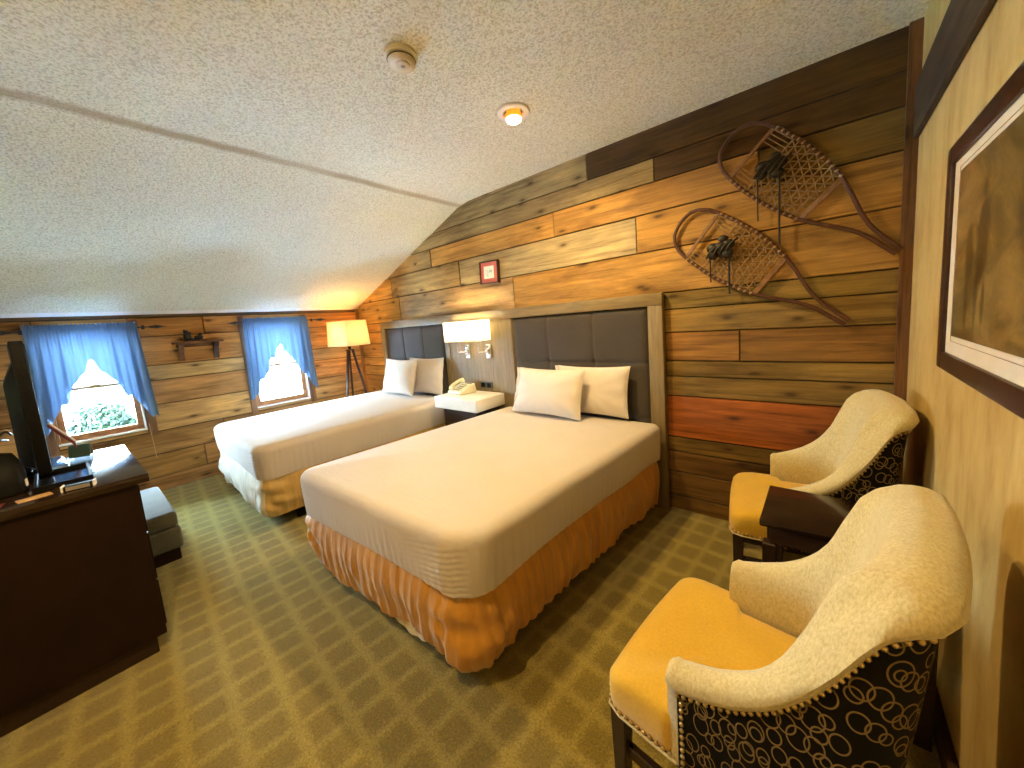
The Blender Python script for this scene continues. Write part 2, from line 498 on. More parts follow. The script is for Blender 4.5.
# ------------------------------------------------------------------ room dimensions
W = 5.585           # inner x of the plaster wall
HC = 2.68           # flat ceiling
KN = 1.82           # height where the slope meets the window wall
XB = 2.43           # where slope and flat ceiling meet
YF = -3.25          # wall behind the dresser
# camera
C0 = Vector((5.267, -2.66, 1.458))
Rw = ((0.7686601, 0.6351855, -0.0755048), (0.0161861, -0.1373160, -0.9903950), (-0.6394526, 0.7600550, -0.1158305))
cam = bpy.data.cameras.new('camera'); co = bpy.data.objects.new('camera', cam); COL.objects.link(co)
cam.sensor_fit = 'HORIZONTAL'; cam.sensor_width = 36
cam.lens = 365.6857/1024*36
cam.shift_x = -(521.2466-512)/1024; cam.shift_y = (363.8765-384)/1024
cam.clip_start = .02; cam.clip_end = 200
rt, dn, fw = Vector(Rw[0]), Vector(Rw[1]), Vector(Rw[2])
co.matrix_world = Matrix(((rt.x, -dn.x, -fw.x, C0.x), (rt.y, -dn.y, -fw.y, C0.y), (rt.z, -dn.z, -fw.z, C0.z), (0, 0, 0, 1)))
scene.camera = co

# ------------------------------------------------------------------ setting
m = MB(); m.box((-.15, YF-.1, -.12), (W+.15, .12, 0)); m.build('floor', M['carpet'], kind='structure')

def board_face(mb, kind, a0, a1, z0, z1, col, depth, uvo):
    """one plank; kind 'back' => plane y=0 facing -y, a is x; 'left' => plane x=0 facing +x, a is y"""
    e = .004; g = .0018
    a0 += g; a1 -= g; z0 += g*1.3; z1 -= g*1.3
    def P(a, z, d):
        return (a, -d, z) if kind == 'back' else (d, a, z)
    fr = [P(a0+e, z0+e, depth), P(a1-e, z0+e, depth), P(a1-e, z1-e, depth), P(a0+e, z1-e, depth)]
    bk = [P(a0, z0, depth-.006), P(a1, z0, depth-.006), P(a1, z1, depth-.006), P(a0, z1, depth-.006)]
    bb = [P(a0, z0, 0), P(a1, z0, 0), P(a1, z1, 0), P(a0, z1, 0)]
    rect = [(a0, z0), (a1, z0), (a1, z1), (a0, z1)]
    uv = [(a+uvo[0], z+uvo[1]) for a, z in rect]
    dk = tuple(c*.35 for c in col[:3])+(1,)
    mb.poly(fr, uv, col)
    for i in range(4):
        j = (i+1) % 4
        mb.poly([bk[i], bk[j], fr[j], fr[i]], [uv[i], uv[j], uv[j], uv[i]], tuple(c*.7 for c in col[:3])+(1,))
        mb.poly([bb[i], bb[j], bk[j], bk[i]], [uv[i], uv[j], uv[j], uv[i]], dk)

def jit(c, s=.10):
    k = 1+random.uniform(-s, s)
    return tuple(x*k*(1+random.uniform(-.04, .04)) for x in c[:3])+(1,)

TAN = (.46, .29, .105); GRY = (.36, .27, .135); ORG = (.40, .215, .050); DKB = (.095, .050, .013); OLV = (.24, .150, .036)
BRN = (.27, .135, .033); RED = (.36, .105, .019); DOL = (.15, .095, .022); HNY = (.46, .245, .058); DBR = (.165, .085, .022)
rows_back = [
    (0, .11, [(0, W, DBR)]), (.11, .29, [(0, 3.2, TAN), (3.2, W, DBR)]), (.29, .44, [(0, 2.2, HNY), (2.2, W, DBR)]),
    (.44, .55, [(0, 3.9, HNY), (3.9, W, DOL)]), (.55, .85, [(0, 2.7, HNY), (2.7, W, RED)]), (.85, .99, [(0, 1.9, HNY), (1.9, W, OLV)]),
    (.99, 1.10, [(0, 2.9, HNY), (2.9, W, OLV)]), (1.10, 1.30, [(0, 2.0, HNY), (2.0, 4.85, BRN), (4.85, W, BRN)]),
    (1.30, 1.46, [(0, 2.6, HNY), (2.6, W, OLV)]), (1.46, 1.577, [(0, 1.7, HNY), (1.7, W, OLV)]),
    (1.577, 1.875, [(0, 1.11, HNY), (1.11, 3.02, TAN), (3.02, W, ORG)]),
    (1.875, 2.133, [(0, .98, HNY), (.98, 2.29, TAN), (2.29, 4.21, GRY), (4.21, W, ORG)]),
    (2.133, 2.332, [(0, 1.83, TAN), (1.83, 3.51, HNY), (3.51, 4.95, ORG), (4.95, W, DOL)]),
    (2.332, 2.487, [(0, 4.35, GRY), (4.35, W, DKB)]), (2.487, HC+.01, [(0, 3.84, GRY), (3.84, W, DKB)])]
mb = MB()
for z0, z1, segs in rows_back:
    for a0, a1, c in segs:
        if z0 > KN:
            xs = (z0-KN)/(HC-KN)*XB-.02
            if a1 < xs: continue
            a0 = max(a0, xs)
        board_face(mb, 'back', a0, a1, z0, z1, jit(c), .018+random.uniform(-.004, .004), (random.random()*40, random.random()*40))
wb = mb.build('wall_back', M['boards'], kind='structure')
m = MB(); m.box((-.15, .0005, -.05), (W+.15, .12, HC+.1)); m.build('backing', M['dark_gap'], wb)
wb.location = (0, 0.0, 0)

# window openings on the x = 0 wall
WIN = [(-2.905, -2.335), (-1.405, -.805)]
ZO0, ZO1 = .655, 1.70
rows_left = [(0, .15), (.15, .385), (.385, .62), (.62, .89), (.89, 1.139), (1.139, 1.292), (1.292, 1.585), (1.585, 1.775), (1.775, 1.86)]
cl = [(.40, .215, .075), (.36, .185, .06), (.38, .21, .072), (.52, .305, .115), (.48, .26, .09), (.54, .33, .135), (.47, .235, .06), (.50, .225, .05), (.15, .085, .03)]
mb = MB()
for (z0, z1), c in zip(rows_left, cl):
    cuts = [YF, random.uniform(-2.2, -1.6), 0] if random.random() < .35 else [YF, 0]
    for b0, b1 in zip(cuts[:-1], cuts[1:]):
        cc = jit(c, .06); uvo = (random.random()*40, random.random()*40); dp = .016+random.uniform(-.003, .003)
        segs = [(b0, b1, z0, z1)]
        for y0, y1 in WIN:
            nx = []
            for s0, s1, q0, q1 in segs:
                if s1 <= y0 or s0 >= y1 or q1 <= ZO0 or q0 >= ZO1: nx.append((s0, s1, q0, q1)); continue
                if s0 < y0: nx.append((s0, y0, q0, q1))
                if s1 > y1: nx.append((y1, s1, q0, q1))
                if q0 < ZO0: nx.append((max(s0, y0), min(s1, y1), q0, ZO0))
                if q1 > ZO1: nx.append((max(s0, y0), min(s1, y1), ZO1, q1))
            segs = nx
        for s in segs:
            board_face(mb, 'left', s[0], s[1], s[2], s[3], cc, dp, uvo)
wl = mb.build('wall_left', M['boards'], kind='structure')
mb = MB()
ys = [YF-.1, WIN[0][0], WIN[0][1], WIN[1][0], WIN[1][1], .12]
for i in (0, 2, 4): mb.box((-.14, ys[i], -.05), (-.0005, ys[i+1], KN+.15))
for y0, y1 in WIN:
    mb.box((-.14, y0, -.05), (-.0005, y1, ZO0)); mb.box((-.14, y0, ZO1), (-.0005, y1, KN+.15))
mb.build('backing', M['dark_gap'], wl)

# ceiling: slope + flat with a soft fold, 10 cm thick
mb = MB()
prof = [(-.16, KN-.16*(HC-KN)/XB)]
prof += [(XB*t, KN+(HC-KN)*t) for t in (0, .5, .9, .965)]
prof += [(XB+.01, HC-.012), (XB+.09, HC-.002), (XB+.2, HC), (W+.15, HC)]
ny = 14
rowsA = [[(x, YF-.1+(YF*-1+.22)*k/ny, z) for k in range(ny+1)] for x, z in prof]
rowsB = [[(x-(.04 if x < XB else 0), YF-.1+(YF*-1+.22)*k/ny, z+.1) for k in range(ny+1)] for x, z in prof]
mb.grid(rowsA, flip=False); mb.grid(rowsB, flip=True)
for k in (0, ny):
    for i in range(len(prof)-1):
        mb.poly([rowsA[i][k], rowsA[i+1][k], rowsB[i+1][k], rowsB[i][k]])
for i in (0, len(prof)-1):
    mb.poly([rowsA[i][0], rowsA[i][ny], rowsB[i][ny], rowsB[i][0]])
mb.build('ceiling', M['ceiling'], smooth=40, kind='structure')

m = MB(); m.box((W, YF-.1, -.05), (W+.12, .12, HC+.08)); m.build('wall_right', M['plaster'], kind='structure')
m = MB(); m.box((-.15, YF-.12, -.05), (W+.15, YF, HC+.08)); m.build('wall_front', M['stucco_room'], kind='structure')

def plank(lo, hi, col, axis, name, mat=None):
    mb = MB(); mb.box(lo, hi, .003, 1)
    # uv along the long axis
    for fi, f in enumerate(mb.f):
        pts = [mb.v[i] for i in f]
        o = [i for i in range(3) if i != axis]
        mb.uv[fi] = [(p[axis]+col[0]*50, p[o[0]]+p[o[1]]+col[1]*70) for p in pts]; mb.c[fi] = col
    mb.has_uv = mb.has_c = True
    return mb.build(name, M['boards'], kind='structure')
plank((0.0165, -.062, 0), (.034, -.019, KN+.008), (.34, .17, .06, 1), 2, 'trim_1')
plank((W-.046, -.042, 0), (W, -.020, HC), (.16, .075, .026, 1), 2, 'trim_2')
plank((W-.020, YF, 2.165), (W, -.044, 2.40), (.070, .048, .026, 1), 1, 'trim_3')
plank((W-.024, YF, 0), (W, -.044, .082), (.075, .035, .014, 1), 1, 'baseboard_right')
m = MB(); m.hexa([(.012, YF, KN-.012), (.028, YF, KN-.012), (.028, -.02, KN-.012), (.012, -.02, KN-.012)],
                 [(.012, YF, KN+.004), (.060, YF, KN+.019), (.060, -.02, KN+.019), (.012, -.02, KN+.004)])
m.build('trim_4', M['white_paint'], kind='structure')

# windows
def window(n, y0, y1):
    fr = MB(); d0 = -.115
    t = .02
    fr.box((d0, y0, ZO0), (.016, y0+t, ZO1), .002, 1); fr.box((d0, y1-t, ZO0), (.016, y1, ZO1), .002, 1)
    fr.box((d0, y0+t, ZO1-t), (.016, y1-t, ZO1), .002, 1)
    w = fr.build('window_%d' % n, M['pine'], kind='structure')
    m = MB(); m.box((d0-.02, y0+t, ZO0), (.020, y1-t, ZO0+.022), .003, 1); m.build('sill', M['pine_h'], w)
    # casing boards
    m = MB(); m.box((.0, y0-.055, ZO0-.06), (.030, y0-.001, ZO1+.06), .003, 1); m.build('casing', M['casing'], w)
    m = MB(); m.box((.0, y1+.001, ZO0-.05), (.030, y1+.068, ZO1+.06), .003, 1); m.build('casing', M['casing'], w)
    # white stop strips on the room side of the opening
    m = MB(); m.box((.0205, y0+.004, ZO0+.002), (.0305, y1-.004, ZO0+.020), .002, 1); m.build('stop_strip', M['white_paint'], w)
    m = MB(); m.box((.0165, y1-.019, ZO0+.021), (.0285, y1-.005, ZO1), .002, 1); m.build('stop_strip', M['white_paint'], w)
    # sashes
    a0, a1 = y0+t, y1-t; zm = 1.145
    def sash(x, z0, z1, top, bot, name, mat):
        m = MB(); s = .042
        m.box((x-.018, a0, z0), (x+.018, a0+s, z1), .003, 1); m.box((x-.018, a1-s, z0), (x+.018, a1, z1), .003, 1)
        m.box((x-.018, a0+s, z1-top), (x+.018, a1-s, z1), .003, 1); m.box((x-.018, a0+s, z0), (x+.018, a1-s, z0+bot), .003, 1)
        o = m.build(name, mat, w)
        g = MB(); g.box((x-.002, a0+s, z0+bot), (x+.002, a1-s, z1-top)); g.build('glass_pane', M['glass'], o)
    sash(-.088, zm-.015, ZO1-t, .04, .030, 'upper_sash', M['sash_paint'])
    sash(-.050, ZO0+.022, zm+.018, .032, .052, 'lower_sash', M['pine_h'])
    m = MB(); m.box((-.036, (a0+a1)/2-.03, zm+.012), (-.012, (a0+a1)/2+.03, zm+.03), .005, 2); m.build('sash_lock', M['brass'], w)
    return w
window(1, *WIN[0]); window(2, *WIN[1])

# ------------------------------------------------------------------ curtains
def curtain(yc, hw, label, seed, lx):
    root = thing('curtain', label, 'curtain', (0, yc, 0), 0, 'blue gathered curtains at the two windows')
    rnd = random.Random(seed)
    ph = [rnd.random()*6.28 for _ in range(6)]
    apex = 0.0
    ztop = 1.700
    def bot(y):
        t = abs(y-apex)/hw
        tt = [(0, 1.405), (.07, 1.375), (.16, 1.305), (.33, 1.20), (.5, 1.075), (.72, .93), (.90, .80), (1.0, .755)]
        for (t0, b0), (t1, b1) in zip(tt[:-1], tt[1:]):
            if t <= t1:
                z = b0+(b1-b0)*(t-t0)/(t1-t0); break
        else: z = .755
        return z + .022*math.sin(t*19+ph[0]) * min(1, t*3)
    for side in (-1, 1):
        mb = MB(); n = 110; mrows = 36
        rows = []
        for i in range(mrows+1):
            f = i/mrows
            row = []
            for j in range(n+1):
                u = j/n
                y = side*(hw*u) + (.0 if side > 0 else 0)
                zb = bot(y*.999)
                z = ztop + (zb-ztop)*f
                drop = (ztop-z)/.9
                # folds fan towards the outer lower corner
                yy = y
                q = u*hw
                amp = .009+.016*min(1, drop*1.6)
                fx = math.sin(q*2*PI/.062 + ph[1] + drop*side*.8 + .8*math.sin(q*21+ph[2])) * amp * .7
                fx += math.sin(q*2*PI/.105+ph[3]-drop*1.2)*amp*.6
                fine = .004*math.sin(q*2*PI/.021+ph[4])*max(0, 1-drop*3)
                flare = side*.035*drop*u
                # hem scallop
                row.append((.094+fx*(.45+.55*min(1, drop*2))+fine+.004*drop, yy+flare-side*.010*drop*(1-u), z-.012*f*math.sin(q*2*PI/.062+ph[1])))
            rows.append(row)
        mb.grid(rows, flip=(side < 0))
        mb.build('curtain_panel', M['curtain'], root, smooth=180)
    # ruffled header above the rod
    mb = MB(); rows = []
    for i, (z, a) in enumerate(((1.672, .004), (1.690, .003), (1.703, .004), (1.718, .010), (1.732, .014))):
        rows.append([(.092+a*math.sin(k*2*PI/5.5+ph[2]+.6*math.sin(k*.37)), -hw+2*hw*k/180, z+(.006*math.sin(k*.9) if i == 4 else 0)) for k in range(181)])
    mb.grid(rows); mb.build('ruffled_header', M['curtain'], root, smooth=180)
    return root
curtain(-2.615, .335, 'blue gathered curtain hanging at the window behind the television', 3, 0)
curtain(-1.085, .345, 'blue gathered curtain at the window near the tripod floor lamp', 8, 0)
def rod(y0, y1, label):
    root = thing('curtain_rod', label, 'curtain rod', (0, (y0+y1)/2, 1.682), 0, 'iron curtain rods with spear tips')
    L = (y1-y0)/2
    m = MB(); m.tube([(.079, -L+.17, 0), (.079, L-.17, 0)], .006, 10); rd = m.build('rod', M['iron'], root, smooth=40)
    for s in (-1, 1):
        m = MB()
        m.tube([(.079, s*(L-.17), 0), (.079, s*(L-.13), 0), (.079, s*(L-.115), 0), (.079, s*(L-.095), 0), (.079, s*(L-.075), 0), (.079, s*(L-.05), 0), (.079, s*(L-.02), 0), (.079, s*L, 0)],
               [.006, .006, .012, .013, .020, .012, .005, .001], 10, r2=None)
        m.build('spear_finial', M['iron'], rd, smooth=40)
        m = MB(); m.box((.0175, s*(L-.165)-.012, -.02), (.030, s*(L-.165)+.012, .02), .003, 1); m.tube([(.022, s*(L-.165), 0), (.079, s*(L-.165), 0)], .005, 8)
        m.build('bracket', M['iron'], root, smooth=40)
rod(-3.13, -2.07, 'iron curtain rod with spear tips at the window behind the television')
rod(-1.575, -.50, 'iron curtain rod with spear tips above the window near the floor lamp')

# thin pull cord below window 1
m = MB(); m.tube([(.05, -2.325, .72), (.055, -2.322, .60), (.06, -2.320, .50), (.062, -2.318, .36)], .0022, 6)
m.build('pull_cord', M['cord']); tag(bpy.data.objects['pull_cord'], 'thin tan pull cord hanging below the window beside the ottoman', 'cord')

# ------------------------------------------------------------------ wall shelf with figurine
sh = thing('wall_shelf', 'small rustic wooden shelf on the plank wall between the two windows', 'shelf', (0.02, -1.845, 1.50))
m = MB()
m.box((0, -.205, -.012), (.13, .205, .012), .004, 2); m.build('shelf_board', M['rust_wood'], sh, smooth=40)
m = MB(); m.box((0, -.175, -.05), (.014, .175, -.0125), .003, 1); m.build('back_rail', M['rust_wood'], sh)
for s in (-1, 1):
    m = MB(); y = s*.145
    pf = [(0, -.0125), (.11, -.0125), (.108, -.035), (.07, -.06), (.045, -.10), (.035, -.15), (.012, -.19), (0, -.19)]
    m.grid([[(x, y-.02, z) for x, z in pf], [(x, y+.02, z) for x, z in pf]], closed_u=True)
    m.cap([(x, y-.02, z) for x, z in reversed(pf)]); m.cap([(x, y+.02, z) for x, z in pf])
    m.build('bracket', M['frame_dark'] if s > 0 else M['rust_wood'], sh)
fg = thing('figurine', 'dark cast animal figurine resting on the small wall shelf', 'figurine', (.085, -1.85, 1.5125))
m = MB()
m.box((-.03, -.115, 0), (.03, .075, .010), .003, 1); m.build('base', M['dark_cast'], fg)
m = MB()
m.sphere((0, -.075, .052), .042, 14, 9, (.75, .8, 1.05)); m.sphere((0, -.082, .098), .022, 12, 8, (.9, 1, 1)); m.sphere((0, -.055, .09), .012, 10, 7, (.8, 1.5, .8))
m.tube([(-.01, -.092, .11), (-.014, -.096, .126)], [.006, .003], 6); m.tube([(.01, -.092, .11), (.014, -.096, .126)], [.006, .003], 6)
m.sphere((.012, -.05, .022), .014, 10, 6, (1, 1.8, .8)); m.sphere((-.012, -.05, .022), .014, 10, 6, (1, 1.8, .8))
m.build('seated_animal', M['dark_cast'], fg, smooth=180)
m = MB()
m.sphere((0, .015, .035), .027, 12, 8, (.9, 1.5, .9)); m.sphere((0, .030, .066), .018, 12, 8); m.sphere((0, -.02, .022), .013, 8, 6, (1, 2.0, .8))
m.build('resting_animal', M['dark_cast'], fg, smooth=180)

# ------------------------------------------------------------------ headboard
HBX0, HBX1 = .685, 4.395
hb = thing('headboard', 'long grey wood headboard with two charcoal tufted panels behind both beds', 'headboard', (0, 0, 0))
yb = -.024; yfz = -.078
m = MB(); m.box((HBX0, yfz, 1.493), (HBX1, yb, 1.580), .004, 2); m.build('top_rail', M['hb_wood_h'], hb, smooth=40)
for x0, x1 in ((HBX0, .790), (4.292, HBX1)):
    m = MB(); m.box((x0, yfz, 0.0), (x1, yb, 1.4925), .004, 2); m.build('stile', M['hb_wood'], hb, smooth=40)
m = MB(); m.box((2.005, yfz+.012, 0.0), (3.003, yb, 1.4925), .002, 1); m.build('centre_panel', M['hb_wood'], hb)
for x0, x1 in ((2.003, 2.085), (2.925, 3.005)):
    m = MB(); m.box((x0, yfz, 0.0), (x1, yfz+.0118, 1.4925), .003, 1); m.build('stile', M['hb_wood'], hb)
def tufted(x0, x1, z0, z1, seams_x, seams_z):
    mb = MB(); nx, nz = 150, 110
    rows = []
    for i in range(nz+1):
        z = z0+(z1-z0)*i/nz; row = []
        for j in range(nx+1):
            x = x0+(x1-x0)*j/nx
            dxs = min(abs(x-s) for s in seams_x); dzs = min(abs(z-s) for s in seams_z)
            de = min(x-x0, x1-x, z-z0, z1-z)
            h = .034*(1-math.exp(-de/.020))
            h -= .011*math.exp(-(dxs/.013)**1.2)
            h -= .010*math.exp(-(dzs/.013)**1.2)
            dd = math.hypot(dxs, dzs)
            h -= .016*math.exp(-dd/.05)
            h += .003*noise.noise((x*5, z*5, 3))
            row.append((x, -.042-h, z))
        rows.append(row)
    mb.grid(rows)
    b = -.026
    for ring in ([rows[0][j] for j in range(nx+1)], [rows[-1][j] for j in range(nx+1)]):
        mb.grid([ring, [(p[0], b, p[2]) for p in ring]])
    for j in (0, nx):
        mb.grid([[r[j] for r in rows], [(r[j][0], b, r[j][2]) for r in rows]])
    return mb.build('tufted_panel', M['panel'], hb, smooth=60)
tufted(.792, 2.001, .25, 1.491, [1.195, 1.60], [1.083, .67])
tufted(3.007, 4.290, .25, 1.491, [3.405, 3.845], [1.083, .67])

# ------------------------------------------------------------------ beds
def rr_path(a, b0, b1, r, step, rL=None):
    rL = rL or r; rR = r
    """three-sided-plus-head rounded rectangle in xy: x in [-a,a], y in [b0,b1] (b0 foot). returns (p, n, s) ccw from head-right"""
    pts = []
    def line(p, q, nrm):
        L = math.hypot(q[0]-p[0], q[1]-p[1]); k = max(1, int(L/step))
        for i in range(k): pts.append((p[0]+(q[0]-p[0])*i/k, p[1]+(q[1]-p[1])*i/k, nrm[0], nrm[1]))
    def arc(cx, cy, a0, a1):
        k = max(4, int(r*abs(a1-a0)/step))
        for i in range(k):
            t = a0+(a1-a0)*i/k
            pts.append((cx+r*math.cos(t), cy+r*math.sin(t), math.cos(t), math.sin(t)))
    rH = .06
    line((a, b1-rH), (a, b0+rR), (1, 0)); r = rR; arc(a-r, b0+r, 0, -PI/2)
    line((a-rR, b0), (-a+rL, b0), (0, -1)); r = rL; arc(-a+r, b0+r, -PI/2, -PI)
    line((-a, b0+rL), (-a, b1-rH), (-1, 0)); r = rH; arc(-a+r, b1-r, PI, PI/2)
    line((-a+rH, b1), (a-rH, b1), (0, 1)); arc(a-r, b1-r, PI/2, 0)
    return pts

def bed(label, loc, rz, foot_mat, side_mat, seed, a=.72, L=1.80, r=.16, rL=.10, lift=0, shear=0):
    root = thing('bed', label, 'bed', loc, rz, 'made double beds')
    rnd = random.Random(seed); o3 = rnd.random()*50
    zt, zh = .672+lift, .420+lift
    path = rr_path(a, -L, 0, r, .013, rL)
    path = [(x, y+(((shear-.07)*x-shear*.12)*(-y/L)+.07*x if shear else 0), nx, ny) for x, y, nx, ny in path]
    # arclength and positions of the foot corners
    S = [0]
    for p, q in zip(path[:-1], path[1:]): S.append(S[-1]+math.hypot(q[0]-p[0], q[1]-p[1]))
    sR = (L-r-.06)+r*PI/4            # middle of the near foot corner (x>0)
    sL = sR+r*PI/4+(2*a-r-rL)+rL*PI/4
    def side_disp(s, z):
        d = 0
        d += .006*noise.noise((s*3.1+o3, z*4, 1.7))
        d += .0016*math.sin(s*2*PI/.047+3*noise.noise((s*4, o3, 0)))*(1-(z-zh)/(zt-zh)) 
        for sc in (sR, sL):
            q = s-sc; e = math.exp(-(q/.26)**2)
            sgn = 1 if sc == sR else -1
            w1 = max(0, min(1, (q*sgn+.09)/.16)); w1 = w1*w1*(3-2*w1)
            if w1 > 0:   # foot side: nearly horizontal gathers
                d += .0015*w1*e*math.sin(2*PI*(z+.22*abs(q)**1.2)/.0235)
            w2 = max(0, min(1, (.08-q*sgn)/.14))
            if w2 > 0:
                d += .0020*w2*math.exp(-(q/.20)**2)*math.sin(2*PI*(s+.10*(z-zh))/.034)
            d += -.005*math.exp(-((q-.02*sgn)/.012)**2)*max(0, min(1, (zt-.02-z)/.12))   # tucked fold
        return d
    rows = []
    nz = 30
    for i in range(nz+1):
        z = zh+(zt-.055-zh)*i/nz
        row = []
        for (x, y, nx, ny), s in zip(path, S):
            hemw = .012*noise.noise((s*2.3, o3, 4))+ .012*math.sin(s*1.7+o3)
            corner = math.exp(-((s-sR)/.22)**2)
            zz = z+hemw*(1-i/nz) - .022*corner*(1-i/nz)
            dd = side_disp(s, z)-.010*(1-i/nz)**2
            row.append((x+nx*dd, y+ny*dd, zz))
        rows.append(row)
    # roll over to the top
    for k in range(1, 9):
        t = k/8*PI/2
        row = []
        for (x, y, nx, ny), s in zip(path, S):
            ins = .055*(1-math.cos(t)); z = zt-.055+.055*math.sin(t)
            dd = side_disp(s, zt-.055)*(1-k/8)-ins
            row.append((x+nx*dd, y+ny*dd, z))
        rows.append(row)
    top = rows[-1]
    cy = -L/2
    for f in (.93, .84, .74, .62, .5, .36, .22, .1):
        row = []
        for x, y, z in top:
            xx, yy = x*f, cy+(y-cy)*f
            row.append((xx, yy, zt+.022*(1-f**2)**.7+.006*noise.noise((xx*2.2+o3, yy*2.2, 0))*(1-f)*1.6+.002*noise.noise((xx*7+o3, yy*5, 5))))
        rows.append(row)
    mb = MB(); mb.grid(rows, closed_u=True, flip=True)
    mb.cap(rows[-1])
    mb.build('fitted_sheet', M['sheet'], root, smooth=180)
    # box spring
    m = MB(); m.box((-a+.09, -L+.09, .20+lift), (a-.09, -.02, .415+lift), .03, 3); m.build('box_spring', M['box_spring'], root, smooth=50)
    # metal frame and legs
    m = MB()
    for s in (-1, 1): m.box((s*(a-.14)-.015, -L+.26, .165+lift), (s*(a-.14)+.015, -.06, .195+lift), .003, 1)
    for y in (-L+.28, -L/2, -.2): m.box((-a+.12, y-.015, .15+lift), (a-.12, y+.015, .165+lift), .002, 1)
    m.build('bed_frame', M['black'], root)
    for sx in (-1, 1):
        for y in (-L+.28, -.2):
            m = MB(); m.box((sx*(a-.15)-.025, y-.03, 0), (sx*(a-.15)+.025, y+.03, .149+lift), .006, 2); m.build('leg', M['black'], root)
    # skirt panels: right side, foot, left side
    ph = [rnd.random()*6.28 for _ in range(5)]
    kz0, kz1 = .108+lift, .440+lift
    def skirt(s0, s1, mat, name, lowf=None, pl=1.0):
        idx0 = s0; n = int((s1-s0)/.0075); mb = MB(); rows = []
        def at(s):
            s = max(0, min(S[-1]-1e-4, s))
            lo, hi = 0, len(S)-1
            while hi-lo > 1:
                mid = (lo+hi)//2
                if S[mid] <= s: lo = mid
                else: hi = mid
            t = (s-S[lo])/max(1e-9, S[hi]-S[lo])
            return [path[lo][k]+(path[hi][k]-path[lo][k])*t for k in range(4)]
        m_ = 20
        for i in range(m_+1):
            f = i/m_
            row = []
            for j in range(n+1):
                s = s0+(s1-s0)*j/n
                x, y, nx, ny = at(s)
                ln = math.hypot(nx, ny); nx /= ln; ny /= ln
                cor = max(math.exp(-((s-sR)/.20)**2), math.exp(-((s-sL)/.20)**2))
                lean = (.25*(1-cor)+.9*cor)*f*.3*(1 if s < sR else -1)
                q = s+lean*.12
                wob = 1.6*noise.noise((q*6, o3, 0))
                amp = (.002+.009*f)*pl*(.42 if s > sR-.1 else .9)*(.45+.9*abs(noise.noise((q*3+9, o3, 2)))+.25)
                d = math.sin(q*2*PI/.070+wob*2.2+ph[0])*amp + math.sin(q*2*PI/.031+wob*3+ph[1])*amp*.35
                d += .026*noise.noise((q*5, f*2.0+o3, 7))*f+.010*noise.noise((q*13+f*2, f*3+o3, 17))*f
                d += cor*.034*noise.noise(((s-sR)*9+f*3.5, f*5, o3))
                d += -.026-.010*cor*(1-f)+.050*math.sin(f*PI*.62)-.045*f*f
                z = kz1+(kz0-kz1)*f
                z += f*(.014*math.sin(s*1.9+ph[2])+.006*noise.noise((s*9, o3, 11)))
                if lowf: z += f*lowf(s)
                row.append((x+nx*d, y+ny*d, z))
            rows.append(row)
        mb.grid(rows, flip=False)
        mb.build(name, mat, root, smooth=180)
    if foot_mat is side_mat:
        skirt(.02, sL+(L-2*r), side_mat, 'bed_skirt', lambda s: (.10*math.exp(-((s-sL)/.10)**2)+.022*math.exp(-((s-sR-.35)/.2)**2)-.045*math.exp(-((s-sR)/.18)**2)))
        # pale lining showing below the hem at the foot
        m = MB(); rows = []
        for f in (0, .5, 1):
            rows.append([(a-.20-.0*f-.50*k/30, -L+.030+(.115*(a-.20-.50*k/30) if shear else 0)-.004*f+.004*math.sin(k*1.1),   .20-f*(.140*math.sin(PI*(k+1)/32)**.6)) for k in range(31)])
        m.grid(rows); m.build('skirt_lining', M['lining'], root, smooth=180)
    else:
        skirt(.02, sR+.01, side_mat, 'bed_skirt', None, .55)
        skirt(sR+.012, sL+.2, foot_mat, 'bed_skirt', lambda s: -.02*math.exp(-((s-sL)/.4)**2), 1.0)
        skirt(sL+.202, sL+(L-2*r), side_mat, 'bed_skirt', None, .7)
    return root
bed('near double bed with cream sheets and a copper gold skirt', (3.668, -.122, 0), R_(-4.0), M['skirt'], M['skirt'], 5, L=1.785, shear=.115)
bed('far double bed by the windows with white sheets', (1.385, -.105, 0), R_(-.8), M['skirt_cream'], M['skirt_gold'], 11, a=.73, L=1.85, r=.12, rL=.10, lift=.012)

def pillow(label, x, y, z, w, h, th, tilt, yaw, seed, roll=0):
    rnd = random.Random(seed); o3 = rnd.random()*60
    mb = MB(); n = 44
    def side(sgn):
        rows = []
        for i in range(n+1):
            v = -1+2*i/n; row = []
            for j in range(n+1):
                u = -1+2*j/n
                # concave edges, pointed corners
                ex = 1-.055*(1-v*v)*1.0; ez = 1-.075*(1-u*u)
                X = u*w/2*ex; Z = v*h/2*ez
                e = (1-abs(u)**2.6)*(1-abs(v)**2.6)
                t = th/2*max(0, e)**.55
                t += .006*noise.noise((X*6+o3, Z*6, sgn))*min(1, e*3)
                t += .004*math.sin(14*math.atan2(Z, X)+o3)*max(0, 1-e)*min(1, e*6)
                row.append((X, -sgn*t, Z))
            rows.append(row)
        return rows
    mb.grid(side(1)); mb.grid(side(-1), flip=True)
    root = thing('pillow', label, 'pillow', (x, y, z), 0, 'white pillows propped on the beds')
    root.rotation_euler = (tilt, roll, yaw)
    o = mb.build('pillowcase', M['pillow'], root, smooth=180)
    m = MB()
    # open hem at the left end
    for sgn in (1, -1):
        rows = []
        for j in range(5):
            f = j/4
            rows.append([(-w/2*(1-.055*(1-v*v))-.028*f+.008*noise.noise((v*4, f*2, o3)), -sgn*(.004+.010*(1-abs(v)**2.5)*(1-.3*f)+.004*math.sin(v*9+f*3+o3)), v*h/2*.985) for v in [-1+k/12 for k in range(25)]])
        m.grid(rows, flip=sgn > 0)
    m.build('open_hem', M['pillow'], root, smooth=180)
    return root
zt = .703
